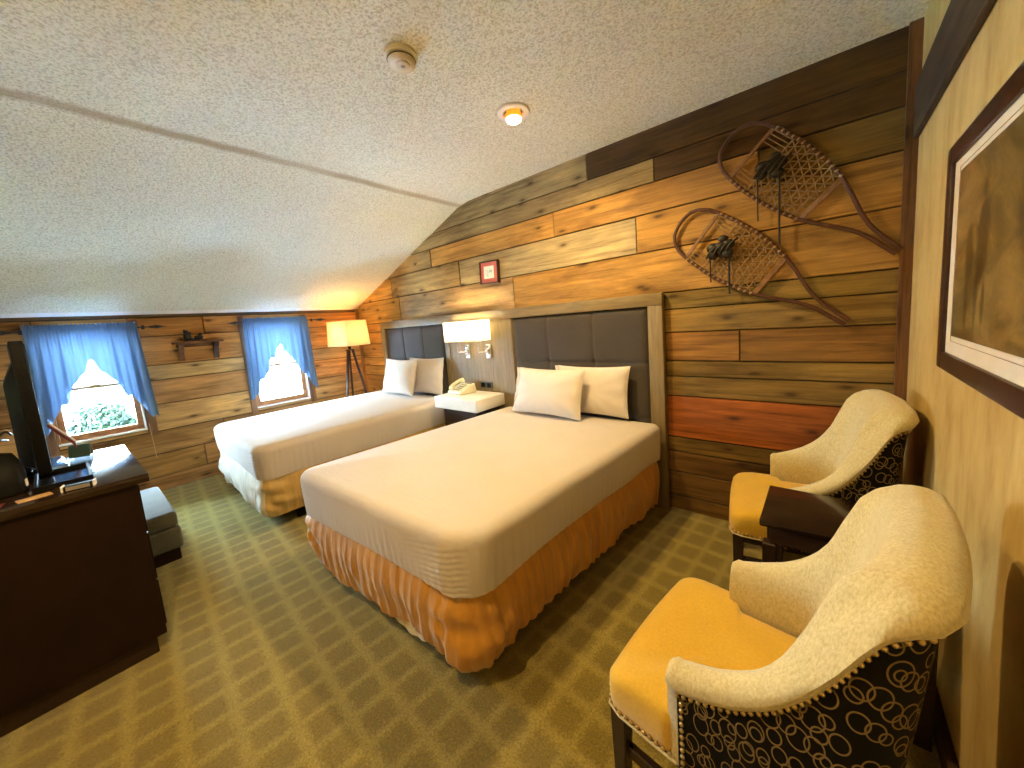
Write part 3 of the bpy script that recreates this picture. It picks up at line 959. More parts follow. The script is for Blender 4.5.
pillow('plump white pillow in front on the near bed, left of the pair', 3.56, -.325, zt+.177, .66, .385, .17, R_(-17), R_(-2), 1)
pillow('white pillow on the right of the near bed, half behind the front one', 3.865, -.175, zt+.180, .62, .385, .13, R_(-11), R_(2), 2)
pillow('white pillow in front on the far bed, on its left', 1.405, -.31, zt+.215, .66, .42, .16, R_(-15), R_(-2), 3)
pillow('white pillow on the right of the far bed, behind its neighbour', 1.73, -.17, zt+.215, .60, .42, .12, R_(-10), R_(2), 4)

# ------------------------------------------------------------------ nightstand, phone, outlet, sconces
ns = thing('nightstand', 'white slab nightstand on a dark base between the two beds', 'nightstand', (2.535, -.26, 0))
m = MB(); m.box((-.290, -.205, .662), (.315, .180, .774), .004, 2); m.build('top_slab', M['white_lacq'], ns, smooth=40)
m = MB(); m.box((-.225, -.150, 0), (.245, .178, .6615), .004, 1); m.build('base', M['espresso'], ns)
m = MB(); m.box((-.280, -.2062, .670), (.305, -.2048, .764), .0005, 1); m.build('drawer_front', M['white_lacq'], ns)

ph = thing('telephone', 'ivory desk telephone on the white nightstand', 'telephone', (2.40, -.225, .7745), R_(-8))
m = MB()
m.hexa([(-.125, -.105, .004), (.125, -.105, .004), (.125, .10, .004), (-.125, .10, .004)], [(-.118, -.098, .030), (.118, -.098, .030), (.115, .085, .098), (-.115, .085, .098)], .010, 3)
pbody = m.build('body', M['ivory'], ph, smooth=50)
for dx in (-.10, .10):
    for dy in (-.08, .08):
        m = MB(); m.box((dx-.012, dy-.012, 0), (dx+.012, dy+.012, .006)); m.build('foot', M['grey_key'], ph)
def sl(y): return .030+(y+.098)/.183*.068
hs = MB()
hs.tube([(-.082, -.085, sl(-.085)+.022), (-.082, -.05, sl(-.05)+.034), (-.082, .0, sl(0)+.040), (-.082, .04, sl(.04)+.036), (-.082, .075, sl(.075)+.024)], [.020, .018, .016, .018, .020], 12)
for yy in (-.075, .065): hs.sphere((-.082, yy, sl(yy)+.015), .028, 12, 8, (1, 1, .62))
hs.build('handset', M['ivory'], ph, smooth=60)
for r_ in range(4):
    for c_ in range(3):
        x = -.015+c_*.030; y = -.065+r_*.030
        m = MB(); m.box((x-.010, y-.009, sl(y)-.002), (x+.010, y+.009, sl(y)+.006), .002, 1); m.build('key', M['grey_key'], pbody)
m = MB(); m.box((-.02, .055, sl(.055)-.004), (.095, .078, sl(.07)+.004), .002, 1); m.build('faceplate', M['grey_key'], pbody)
m = MB(); pts = []
for k in range(120):
    t = k/119; pts.append((-.105-.05*math.sin(PI*t)+.006*math.cos(k*1.25), -.09+.15*t, .012+.006*math.sin(k*1.25)))
m.tube(pts, .0018, 5); m.build('coiled_cord', M['ivory'], ph, smooth=180)

ot = thing('power_outlet', 'dark outlet plate on the headboard panel behind the telephone', 'outlet', (2.605, -.0665, .838))
m = MB(); m.box((-.085, -.010, -.032), (.085, 0, .032), .004, 2); opl = m.build('plate', M['lcd'], ot)
for x in (-.042, .042):
    m = MB(); m.box((x-.026, -.013, -.022), (x+.026, -.0103, .022), .002, 1); m.build('socket', M['black'], opl)

def shade_shell(mb, w, d, h, th=.003, topin=.0, n=10, r=.02):
    """rectangular shade shell with rounded vertical corners, open top and bottom"""
    def ring(w_, d_, r_):
        pts = []
        for cx, cy, a0 in ((w_/2-r_, d_/2-r_, 0), (-w_/2+r_, d_/2-r_, PI/2), (-w_/2+r_, -d_/2+r_, PI), (w_/2-r_, -d_/2+r_, 1.5*PI)):
            for k in range(n+1):
                t = a0+PI/2*k/n; pts.append((cx+r_*math.cos(t), cy+r_*math.sin(t)))
        return pts
    o0 = [(x, y, -h/2) for x, y in ring(w, d, r)]; o1 = [(x, y, h/2) for x, y in ring(w-topin, d-topin, r)]
    i0 = [(x, y, -h/2) for x, y in ring(w-2*th, d-2*th, max(.001, r-th))]; i1 = [(x, y, h/2) for x, y in ring(w-topin-2*th, d-topin-2*th, max(.001, r-th))]
    mb.grid([o0, o1, i1, i0], closed_u=True, closed_v=True)

def point(name, parent, loc, e, col, rad):
    l = bpy.data.lights.new(name, 'POINT'); l.energy = e; l.color = col; l.shadow_soft_size = rad
    o = bpy.data.objects.new(name, l); COL.objects.link(o); o.parent = parent; o.location = loc; return o
WARM = (1, .70, .30)
SCW = (1, .80, .52)
def sconce(px, sx, label):
    root = thing('wall_sconce', label, 'wall lamp', (px, -.067, 1.185), 0, 'swing arm sconces on the headboard')
    m = MB(); m.box((-.035, -.022, -.072), (.035, 0, .072), .005, 2); bpl = m.build('backplate', M['chrome'], root, smooth=40)
    m = MB(); m.box((-.022, -.040, -.030), (.022, -.0225, .030), .004, 2); m.build('swivel_block', M['chrome'], bpl, smooth=40)
    m = MB(); m.tube([(0, -.040, -.0), (0, -.055, 0)], .008, 10)
    m.tube([(0, -.055, 0), (sx*.55, -.075, 0), (sx, -.115, 0), (sx, -.12, .004), (sx, -.12, .12)], .0065, 10)
    arm = m.build('swing_arm', M['chrome'], root, smooth=60)
    m = MB(); m.lathe([(.016, .10), (.016, .135), (.012, .14)], (sx, -.12, 0), 16); m.build('lamp_holder', M['chrome'], arm, smooth=40)
    m = MB(); shade_shell(m, .255, .16, .20, r=.035)
    s = m.build('lamp_shade', M['shade_w'], root, smooth=40); s.location = (sx, -.12, .215)
    m = MB(); m.sphere((sx, -.12, .185), .028, 14, 10, (1, 1, 1.25)); m.build('bulb', M['bulb'], root, smooth=180)
    m = MB(); m.tube([(sx-.126, -.12, .22), (sx+.126, -.12, .22)], .002, 6); m.tube([(sx, -.12, .138), (sx, -.12, .155)], .006, 8); m.build('shade_bracket', M['chrome'], root)
    point('sconce_light', root, (sx, -.12, .25), SC_E, SCW, .03)
SC_E = 6.5
sconce(2.385, -.035, 'left sconce above the nightstand with white rectangular shade')
sconce(2.69, -.04, 'right sconce above the nightstand, nearer the near bed')

# ------------------------------------------------------------------ floor lamp
fl = thing('floor_lamp', 'tripod floor lamp with a linen box shade in the corner by the far bed', 'lamp', (.40, -.385, 0), R_(8))
m = MB(); shade_shell(m, .44, .34, .325, r=.012, topin=.03); s = m.build('lamp_shade', M['shade'], fl, smooth=40); s.location = (0, 0, 1.470)
m = MB()
for dx, dy in ((.215, 0), (-.215, 0), (0, .165), (0, -.165)): m.tube([(0, 0, 1.345), (dx, dy, 1.345)], .002, 6)
m.build('shade_ring', M['iron'], fl)
m = MB(); m.lathe([(.018, 1.262), (.018, 1.30), (.012, 1.305), (.012, 1.345), (.017, 1.35), (.017, 1.39)], (0, 0, 0), 16); m.build('lamp_holder', M['black'], fl, smooth=40)
m = MB(); m.lathe([(.055, 1.245), (.058, 1.250), (.058, 1.258), (.05, 1.262)], (0, 0, 0), 20); m.build('top_plate', M['walnut_leg'], fl, smooth=40)
m = MB(); m.sphere((0, 0, 1.425), .03, 14, 10, (1, 1, 1.25)); m.build('bulb', M['bulb'], fl, smooth=180)
for k, (a) in enumerate((R_(-78), R_(40), R_(162))):
    dx, dy = math.cos(a), math.sin(a)
    m = MB(); t0 = (.036*dx, .036*dy, 1.246); t1 = (.255*dx, .255*dy, 0.0)
    if a == R_(162): t1 = (.225*dx, .225*dy, 0)
    sx = Vector((-dy, dx, 0))*.012; rx = Vector((dx, dy, 0))*.014
    def ring(p, k_=1): return [Vector(p)-sx*k_-rx*k_, Vector(p)+sx*k_-rx*k_, Vector(p)+sx*k_+rx*k_, Vector(p)-sx*k_+rx*k_]
    m.hexa(ring(t1, .8), ring(t0), .002, 1); m.build('leg', M['walnut_leg'], fl)
point('floor_lamp_light', fl, (0, 0, 1.46), 17, (1, .52, .14), .035)

# ------------------------------------------------------------------ recessed light and detector
rl = thing('recessed_light', 'lit round downlight with a white ring on the ceiling', 'ceiling light', (3.833, -.855, HC))
m = MB(); m.lathe([(.096, 0), (.098, -.004), (.092, -.012), (.064, -.016), (.056, -.008), (.056, .0)], (0, 0, 0), 36); m.build('trim_ring', M['white_paint'], rl, smooth=40)
m = MB(); m.lathe([(.044, 0.0), (.046, -.018), (.046, -.040)], (0, 0, 0), 32); m.build('bulb_neck', M['bulb_side'], rl, smooth=40)
m = MB(); m.lathe([(.045, -.0405), (.042, -.052), (.028, -.060), (.001, -.062)], (0, 0, 0), 32); m.build('bulb', M['bulb'], rl, smooth=60)
sl_ = bpy.data.lights.new('downlight', 'SPOT'); sl_.energy = 115; sl_.color = WARM; sl_.shadow_soft_size = .045; sl_.spot_size = R_(176); sl_.spot_blend = .75
slo = bpy.data.objects.new('downlight', sl_); COL.objects.link(slo); slo.parent = rl; slo.location = (0, 0, -.075)
# the matching downlight nearer the photographer, above the frame
rl2 = rl.copy(); COL.objects.link(rl2); rl2.location = (4.15, -2.80, HC); rl2['label'] = 'second lit round downlight, on the ceiling near the camera'
for chd in list(rl.children):
    c_ = chd.copy(); COL.objects.link(c_); c_.parent = rl2
    if c_.type == 'LIGHT': c_.data = c_.data.copy(); c_.data.energy = 95
rl['group'] = rl2['group'] = 'recessed ceiling downlights'

sd = thing('smoke_detector', 'round ivory smoke detector on the ceiling', 'smoke detector', (3.785, -1.57, HC), R_(20))
m = MB(); m.lathe([(.070, 0), (.072, -.004), (.072, -.016), (.066, -.020)], (0, 0, 0), 36); m.build('base', M['ivory'], sd, smooth=40)
m = MB(); m.lathe([(.058, -.0202), (.060, -.030), (.057, -.046), (.050, -.052), (.001, -.053)], (0, 0, 0), 36); cvr = m.build('cover', M['ivory'], sd, smooth=40)
m = MB(); m.lathe([(.0615, -.026), (.0625, -.028), (.0615, -.030)], (0, 0, 0), 36); m.build('vent_slot', M['dark_matte'], sd, smooth=60)
m = MB(); m.lathe([(.030, -.0525), (.030, -.058), (.024, -.060), (.001, -.060)], (.012, -.01, 0), 24); m.build('test_button', M['mat_cream'], cvr, smooth=40)
m = MB(); m.lathe([(.010, -.0600), (.010, -.0615), (.001, -.062)], (.012, -.01, 0), 14); m.build('indicator', M['grey_key'], cvr)

# ------------------------------------------------------------------ pictures
sp = thing('framed_print', 'small framed print with a red mat hanging above the headboard', 'picture', (2.752, -.030, 1.948), 0)
sp.rotation_euler = (0, R_(2.0), 0)
m = MB(); hw, hh, fwid = .122, .108, .012
for lo, hi in (((-hw, -.028, -hh), (-hw+fwid, .008, hh)), ((hw-fwid, -.028, -hh), (hw, .008, hh)), ((-hw+fwid, -.028, hh-fwid), (hw-fwid, .008, hh)), ((-hw+fwid, -.028, -hh), (hw-fwid, .008, -hh+fwid))): m.box(lo, hi, .002, 1)
m.build('frame', M['frame_dark'], sp)
m = MB(); m.box((-hw+fwid, -.018, -hh+fwid), (hw-fwid, .006, hh-fwid)); rmt = m.build('red_mat', M['red_mat'], sp)
m = MB(); m.box((-.068, -.0205, -.056), (.064, -.0182, .060), .0004, 1); m.build('print', M['faint_print'], rmt)

bp = thing('framed_picture', 'large sepia picture in a dark frame on the plaster wall', 'picture', (W, -1.36, 1.548))
hw, hh, fwid, dp = .575, .352, .056, .024
m = MB()
for y0, y1, z0, z1 in ((-hw, -hw+fwid, -hh, hh), (hw-fwid, hw, -hh, hh), (-hw+fwid, hw-fwid, hh-fwid, hh), (-hw+fwid, hw-fwid, -hh, -hh+fwid)):
    m.box((-dp, y0, z0), (-.001, y1, z1), .004, 2)
m.build('frame', M['frame_dark'], bp, smooth=40)
m = MB(); m.box((-.014, -hw+fwid, -hh+fwid), (-.003, hw-fwid, hh-fwid)); mtb = m.build('mat_board', M['mat_cream'], bp)
m = MB(); m.box((-.0165, -hw+fwid+.075, -hh+fwid+.058), (-.0142, hw-fwid-.075, hh-fwid-.040), .0005, 1); m.build('print', M['art'], mtb)
m = MB()
for y0, y1, z0, z1 in ((-hw+fwid+.06, hw-fwid-.06, -hh+fwid+.040, -hh+fwid+.0415), (-hw+fwid+.06, hw-fwid-.06, hh-fwid-.026, hh-fwid-.0245), (hw-fwid-.0605, hw-fwid-.059, -hh+fwid+.04, hh-fwid-.025)):
    m.box((-.0147, y0, z0), (-.0141, y1, z1))
m.build('mat_line', M['bar_wood'], mtb)

# ------------------------------------------------------------------ snowshoes
def snowshoe(P, label, cord_len, loc):
    """P(u,w) -> wall (x,z); u 0..1 along the shoe from bow to tail, w metres across"""
    root = thing('snowshoe', label, 'snowshoe', loc, 0, 'wooden snowshoes hung on the plank wall')
    Y0 = -.048
    prof = [(0, 0), (.003, .036), (.015, .076), (.045, .112), (.10, .140), (.18, .153), (.28, .158), (.38, .155), (.48, .143), (.58, .120), (.66, .090), (.73, .058), (.79, .034), (.84, .020), (.92, .015), (1.0, .013)]
    def wid(u):
        for (u0, w0), (u1, w1) in zip(prof[:-1], prof[1:]):
            if u <= u1: return w0+(w1-w0)*(u-u0)/(u1-u0)
        return .013
    def pt(u, w, dy=0):
        x, z = P(u, w); return (x-loc[0], Y0+dy-loc[1], z-loc[2])
    us = [1-k/60*.9 for k in range(55)]
    us = [1.0, .95, .9, .86, .82, .78, .74, .70, .66, .62, .58, .53, .48, .43, .38, .33, .28, .23, .18, .14, .10, .07, .045, .028, .015, .006, .002]
    loop = [pt(u, wid(u)) for u in us]+[pt(0, 0)]+[pt(u, -wid(u)) for u in reversed(us)]
    m = MB(); m.tube(loop, .0088, 10, r2=.011); m.build('bent_frame', M['bent_wood'], root, smooth=180)
    for u, wd in ((.155, .016), (.585, .024)):
        m = MB(); a = wid(u)-.006
        c = [pt(u-wd/1.1*.6, -a), pt(u+wd/1.1*.6, -a), pt(u+wd/1.1*.6, a), pt(u-wd/1.1*.6, a)]
        m.hexa([(x, y-.006, z) for x, y, z in c], [(x, y+.006, z) for x, y, z in c], .002, 1); m.build('crossbar', M['bar_wood'], root)
    # rawhide webbing: three directions clipped to the frame
    mb = MB()
    u0, u1 = .275, .565; Lm = 1.0
    def inside(u, w): return u0 <= u <= u1 and abs(w) <= wid(u)-.004
    def strand(p, q, r=.0032, dy=0):
        mb.tube([pt(p[0], p[1], dy), pt(q[0], q[1], dy)], r, 5, cap=False)
    sp_ = .036
    for ang in (0, 60, 120):
        ca, sa = math.cos(R_(ang+90)), math.sin(R_(ang+90))
        for k in range(-26, 27):
            # line offset k*sp_ in direction (ca,sa) in metre space (m=u*1.05,w)
            seg = []; pts_ = []
            N = 120
            for i in range(N+1):
                t = -.5+1.0*i/N
                mx = .44*1.05 + ca*t - sa*k*sp_; w = sa*t + ca*k*sp_
                u = mx/1.05
                if inside(u, w): pts_.append((u, w))
                elif pts_: seg.append(pts_); pts_ = []
            if pts_: seg.append(pts_)
            for s_ in seg:
                if len(s_) > 1: strand(s_[0], s_[-1], dy=(-.003, 0, .003)[(0, 60, 120).index(ang)])
    # toe cord and the short groups of thongs up to the front bar
    strand((u0, -wid(u0)), (u0, wid(u0)), .005)
    for sg in (-1, 1):
        for k in range(4):
            w = sg*(wid(.2)*.97-.022*k-.01)
            strand((.155, w), (u0, w*1.03), .0032)
    # lashings round the frame
    for sg in (-1, 1):
        for k in range(14):
            u = .17+.40*k/13; a = wid(u)
            x, y, z = pt(u, sg*a)
            mb.sphere((x, y, z), .0125, 7, 5, (1, 1, .8))
    mb.build('webbing', M['rawhide'], root, smooth=180)
    # leather binding bunched over the toe hole
    m = MB()
    for (u, w, r) in ((.29, .0, .045), (.26, -.025, .040), (.31, .035, .036), (.285, -.06, .030), (.335, -.01, .036), (.27, .045, .028)):
        x, y, z = pt(u, w, -.028); m.sphere((x, y, z), r, 12, 8, (1, .55, .8))
    for k in range(4):
        x, y, z = pt(.27+.02*k, -.05+.03*k, -.045); m.tube([(x-.03, y, z-.03), (x, y-.012, z+.01), (x+.035, y, z+.035)], .006, 6)
    bnd = m.build('binding', M['leather'], root, smooth=180)
    for (u, w, ln, rr) in ((.335, .005, cord_len, .006), (.27, -.07, cord_len*.62, .004)):
        x, y, z = pt(u, w, -.025)
        m = MB(); m.tube([(x, y, z), (x+.002, y, z-ln*.3), (x+.001, y+.006, z-ln*.7), (x+.003, y+.008, z-ln)], rr, 6); m.build('hanging_strap', M['leather'], bnd, smooth=180)
def axis_map(bow, tail):
    bx, bz = bow; tx, tz = tail
    L = math.hypot(tx-bx, tz-bz); dx, dz = (tx-bx)/L, (tz-bz)/L
    def P(u, w): return (bx+dx*u*L - dz*w*(L/1.05)*1.0, bz+dz*u*L + dx*w*(L/1.05)*1.0)
    return P
snowshoe(axis_map((4.805, 2.435), (5.535, 1.655)), 'upper wooden snowshoe on the plank wall, its tail touching the corner', .40, (5.1, -.03, 2.1))
snowshoe(axis_map((4.520, 2.015), (5.352, 1.320)), 'lower wooden snowshoe on the plank wall, above the headboard corner', .26, (4.9, -.03, 1.7))

# ------------------------------------------------------------------ armchairs
def armchair(label, loc, rz):
    root = thing('armchair', label, 'armchair', loc, rz, 'cream and gold armchairs with ring patterned backs')
    # plan path (local): from the near arm front (y<0) round the back to the far arm front
    hwid = .262; bx = .235; rc = .075; fx = -.115
    base = []
    def add(x, y, nx, ny): base.append((x, y, nx, ny))
    n1 = 16
    for i in range(n1): add(fx+(bx-rc-fx)*i/n1, -hwid, 0, -1)
    for i in range(14):
        t = -PI/2+PI/2*i/14; add(bx-rc+rc*math.cos(t), -hwid+rc+rc*math.sin(t), math.cos(t), math.sin(t))
    n2 = 12
    for i in range(n2+1): add(bx+.012*math.sin(PI*i/n2), -hwid+rc+(2*hwid-2*rc)*i/n2, 1, 0)
    for i in range(1, 15):
        t = PI/2*i/14; add(bx-rc+rc*math.cos(t), hwid-rc+rc*math.sin(t), math.cos(t), math.sin(t))
    for i in range(1, n1+1): add(bx-rc-(bx-rc-fx)*i/n1, hwid, 0, 1)
    S = [0]
    for p, q in zip(base[:-1], base[1:]): S.append(S[-1]+math.hypot(q[0]-p[0], q[1]-p[1]))
    N = len(base)
    hi, bi, ri = hwid-.056, bx-.088, .105
    ip = []
    for i in range(n1): ip.append((fx+(bi-ri-fx)*i/n1, -hi))
    for i in range(14):
        t = -PI/2+PI/2*i/14; ip.append((bi-ri+ri*math.cos(t), -hi+ri+ri*math.sin(t)))
    for i in range(n2+1): ip.append((bi+.008*math.sin(PI*i/n2), -hi+ri+(2*hi-2*ri)*i/n2))
    for i in range(1, 15):
        t = PI/2*i/14; ip.append((bi-ri+ri*math.cos(t), hi-ri+ri*math.sin(t)))
    for i in range(1, n1+1): ip.append((bi-ri-(bi-ri-fx)*i/n1, hi))
    def sm(a, b, x):
        t = max(0, min(1, (x-a)/(b-a))); return t*t*(3-2*t)
    TT = [(-.14, .598), (-.06, .626), (.01, .660), (.073, .708), (.12, .762), (.162, .825), (.19, .878), (.215, .932), (.235, .968), (.262, .988), (.30, .996), (.34, .998)]
    def tab(x):
        if x <= TT[0][0]: return TT[0][1]
        for (x0, z0), (x1, z1) in zip(TT[:-1], TT[1:]):
            if x <= x1: return z0+(z1-z0)*(x-x0)/(x1-x0)
        return TT[-1][1]
    def ztop(x, y):
        z = .7
        for _ in range(12): z = .5*z+.5*tab(x+lean(x, z))
        return z+.012*sm(bx-.02, bx, x)*(1-(y/hwid)**2)
    def lean(x, z): return .062*sm(-.02, bx, x)*max(0, z-.42)/.55
    zs = .43
    inner = []; outer = []; nails = []
    uvr = []
    for (x, y, nx, ny), s, (ix, iy) in zip(base, S, ip):
        zt_ = ztop(x, y); back = sm(.10, bx, x)
        t = .056+.034*back
        dz_ = ztop(ix+.088*sm(.0, bi, ix), iy*hwid/hi)-zt_
        lni = lambda z: .062*sm(-.02, bx-.02, ix+.088*sm(.0, bi, ix))*max(0, z-.42)/.55
        def Q(o, z):
            if o >= 0: return (x+nx*o+lean(x, z), y+ny*o, z)
            k = -o/t; kc = max(0, min(1, k))
            z2 = z+dz_*kc*max(0, min(1, (z-zs)/(zt_-zs)))
            return (x+(ix-x)*k+lean(x, z)*(1-kc)+lni(z2)*kc, y+(iy-y)*k, z2)
        over = .012*back
        prof = [(-t*.95, zs-.03), (-t-.006, zs+.04), (-t-.010*(1+back), zs+(zt_-zs)*.5), (-t-.002, zt_-.050), (-t+.006, zt_-.022), (-t*.72, zt_-.003), (-t*.40, zt_+.004), (-t*.10, zt_-.001), (.010+over*.3, zt_-.014), (.018+over*.5, zt_-.034-over*.6), (.012+over*.3, zt_-.050-over), (.004, zt_-.056-over)]
        inner.append([Q(o, z) for o, z in prof])
        ze = zt_-.054-over
        oz = [(.0, ze), (.001, ze-.03), (.003, ze+(.335-ze)*.35), (.002, ze+(.335-ze)*.7), (-.006, .335)]
        outer.append([Q(o, z) for o, z in oz]); uvr.append([(s, z) for o, z in oz])
    def capring(mb, ring, rev):
        c = [sum(p[k] for p in ring)/len(ring) for k in range(3)]
    mb = MB(); mb.grid(inner, flip=True)
    # front ends of the arms, rounded
    for i, rev in ((0, False), (N-1, True)):
        r0 = inner[i]; y0 = base[i][1]
        ext = [(r0[k][0]-.012, r0[k][1], r0[k][2]) for k in range(len(r0))]
        bot = [(r0[0][0]-.012, r0[0][1], .345), (r0[-1][0]-.012, r0[-1][1], .345)]
        cx = sum(p[1] for p in ext)/len(ext); cz = sum(p[2] for p in ext)/len(ext)
        ext2 = [(p[0]-.014, cx+(p[1]-cx)*.82, p[2]-.012 if p[2] > .58 else p[2]) for p in ext]
        full0 = [(r0[0][0], r0[0][1], .345)]+r0+[(r0[-1][0], r0[-1][1], .345)]
        full1 = [(bot[0][0], bot[0][1], .345)]+ext+[(bot[1][0], bot[1][1], .345)]
        full2 = [(bot[0][0]-.014, cx+(bot[0][1]-cx)*.82, .345)]+ext2+[(bot[1][0]-.014, cx+(bot[1][1]-cx)*.82, .345)]
        mb.grid([full0, full1, full2], flip=not rev)
        mb.cap(full2 if rev else list(reversed(full2)))
    mb.build('upholstered_back', M['chenille'], root, smooth=70)
    mb = MB()
    b0 = 0
    K = len(outer[0])
    for i in range(N-1):
        for k in range(K-1):
            mb.poly([outer[i][k], outer[i][k+1], outer[i+1][k+1], outer[i+1][k]], [uvr[i][k], uvr[i][k+1], uvr[i+1][k+1], uvr[i+1][k]])
    # weld duplicated verts so the shell shades smooth
    bm = bmesh.new()
    me = bpy.data.meshes.new('t'); me.from_pydata(mb.v, [], mb.f)
    o = mb.build('patterned_cover', M['rings'], root)
    bm.from_mesh(o.data); bmesh.ops.remove_doubles(bm, verts=bm.verts, dist=1e-5); bm.to_mesh(o.data); bm.free(); o.data.shade_smooth()
    bpy.data.meshes.remove(me)
    # nailheads along the top seam and down the front edges of the cover
    nm = MB()
    def nail(p): nm.sphere(p, .0058, 7, 5)
    line = [Vector(r[0])+Vector((base[i][2]*.004, base[i][3]*.004, -.010)) for i, r in enumerate(outer)]
    front0 = [Vector((line[0][0], line[0][1], z)) for z in [.345+.018*k for k in range(13)] if z < line[0][2]-.01]
    front1 = [Vector((line[-1][0], line[-1][1], z)) for z in [.345+.018*k for k in range(13)] if z < line[-1][2]-.01]
    acc = 0; last = line[0]; nail(last)
    for p, q in zip(line[:-1], line[1:]):
        L = (q-p).length; d = 0
        while acc+(L-d) >= .0175:
            d += .0175-acc; acc = 0; nail(p+(q-p)*(d/L))
        acc += L-d
    for p in front0+front1: nail(p+Vector((.010, 0, 0)))
    nm.build('nailhead_trim', M['brass'], root, smooth=180)
    # welt between light fabric and cover
    m = MB(); m.tube([Vector(r[0])+Vector((base[i][2]*.004, base[i][3]*.004, .002)) for i, r in enumerate(outer)], .0055, 8); m.build('welt', M['chenille'], root, smooth=180)
    # seat cushion
    def hw_(x): return .272 if x < -.14 else (.272-.075*sm(-.14, -.10, x))
    outline = []
    xf = -.325; r = .05
    right = []
    for k in range(9):
        t = PI+PI/2*k/8
        right.append((xf+.05+.05*math.cos(t)+.0, -.272+.05+.05*math.sin(t)))
    xs = [-.25, -.2, -.16, -.14, -.13, -.12, -.11, -.10, -.05, 0, .05, .1, .14, .17]
    for x in xs: right.append((x, -hw_(x)))
    right.append((.19, -.16)); right.append((.195, 0))
    left = [(x, -y) for x, y in reversed(right[:-1])]
    front = [(xf-.008*(1-(y/.222)**2), y) for y in [.222-.444*k/10 for k in range(1, 10)]]
    outline = right+left+front
    cx = -.06
    rows = []
    for sc, z in ((.985, .362), (1.0, .372), (1.004, .41), (1.0, .440), (.985, .458), (.955, .470), (.90, .478), (.78, .486), (.55, .492), (.25, .494)):
        rows.append([(cx+(x-cx)*sc, y*sc, z-.012*(max(0, -.25-x)/.075) if z > .45 else z) for x, y in outline])
    mb = MB(); mb.grid(rows, closed_u=True); mb.cap(rows[-1]); mb.cap(list(reversed(rows[0])))
    mb.build('seat_cushion', M['seat_y'], root, smooth=70)
    # nail row and welt round the front of the seat
    path = [(-.115, -.276), (-.20, -.276), (-.275, -.275), (-.312, -.262), (-.328, -.225), (-.333, 0), (-.328, .225), (-.312, .262), (-.275, .275), (-.20, .276), (-.115, .276)]
    nm = MB(); acc = 0
    for p, q in zip(path[:-1], path[1:]):
        L = math.hypot(q[0]-p[0], q[1]-p[1]); d = 0
        while acc+(L-d) >= .0175:
            d += .0175-acc; acc = 0; t = d/L; nm.sphere((p[0]+(q[0]-p[0])*t, p[1]+(q[1]-p[1])*t, .374), .0055, 7, 5)
        acc += L-d
    nm.build('seat_nail_row', M['brass'], root, smooth=180)
    m = MB(); m.tube([(x, y, .363) for x, y in path], .004, 8); m.build('seat_welt', M['chenille'], root, smooth=180)
    # rails, legs, stretchers
    m = MB()
    m.box((-.305, -.245, .315), (-.275, .245, .361), .003, 1); m.box((.16, -.19, .30), (.19, .19, .361), .003, 1)
    for s in (-1, 1): m.box((-.275, s*.235-.015, .315), (.16, s*.235+.015, .361), .003, 1)
    m.build('seat_frame', M['espresso'], root)
    for s in (-1, 1):
        m = MB()
        def sq(x, y, z, h): return [(x-h, y-h, z), (x+h, y-h, z), (x+h, y+h, z), (x-h, y+h, z)]
        m.hexa(sq(-.295, s*.238, 0, .016), sq(-.290, s*.238, .36, .024), .003, 1); m.build('front_leg', M['espresso'], root)
        m = MB(); m.hexa(sq(.285, s*.225, 0, .017), sq(.165, s*.215, .36, .024), .003, 1); m.build('rear_leg', M['espresso'], root)
        m = MB(); m.box((-.28, s*.232-.011, .20), (.235, s*.232+.011, .235), .003, 1); m.build('stretcher', M['espresso'], root)
    return root
armchair('near armchair in the corner of the photo, gold seat and cream back', (5.150, -1.615, 0), R_(-6.5))
armchair('far armchair in the room corner, behind the dark side table', (5.208, -.468, 0), R_(8))

# ------------------------------------------------------------------ side table
stb = thing('side_table', 'dark wood side table between the two armchairs', 'side table', (5.32, -.960, 0))
m = MB(); m.box((-.235, -.168, .628), (.235, .168, .652), .004, 2); m.build('table_top', M['espresso_top'], stb, smooth=40)
m = MB()
for s in (-1, 1):
    m.box((-.205, s*.138-.010, .560), (.205, s*.138+.010, .6275), .002, 1); m.box((s*.205-.010, -.128, .560), (s*.205+.010, .128, .6275), .002, 1)
m.build('apron', M['espresso'], stb)
for sx in (-1, 1):
    for sy in (-1, 1):
        m = MB(); m.box((sx*.205-.022, sy*.138-.022, 0), (sx*.205+.022, sy*.138+.022, .559), .003, 1); m.build('leg', M['espresso'], stb)
m = MB(); m.box((-.18, -.115, .16), (.18, .115, .18), .003, 1); m.build('lower_shelf', M['espresso'], stb)

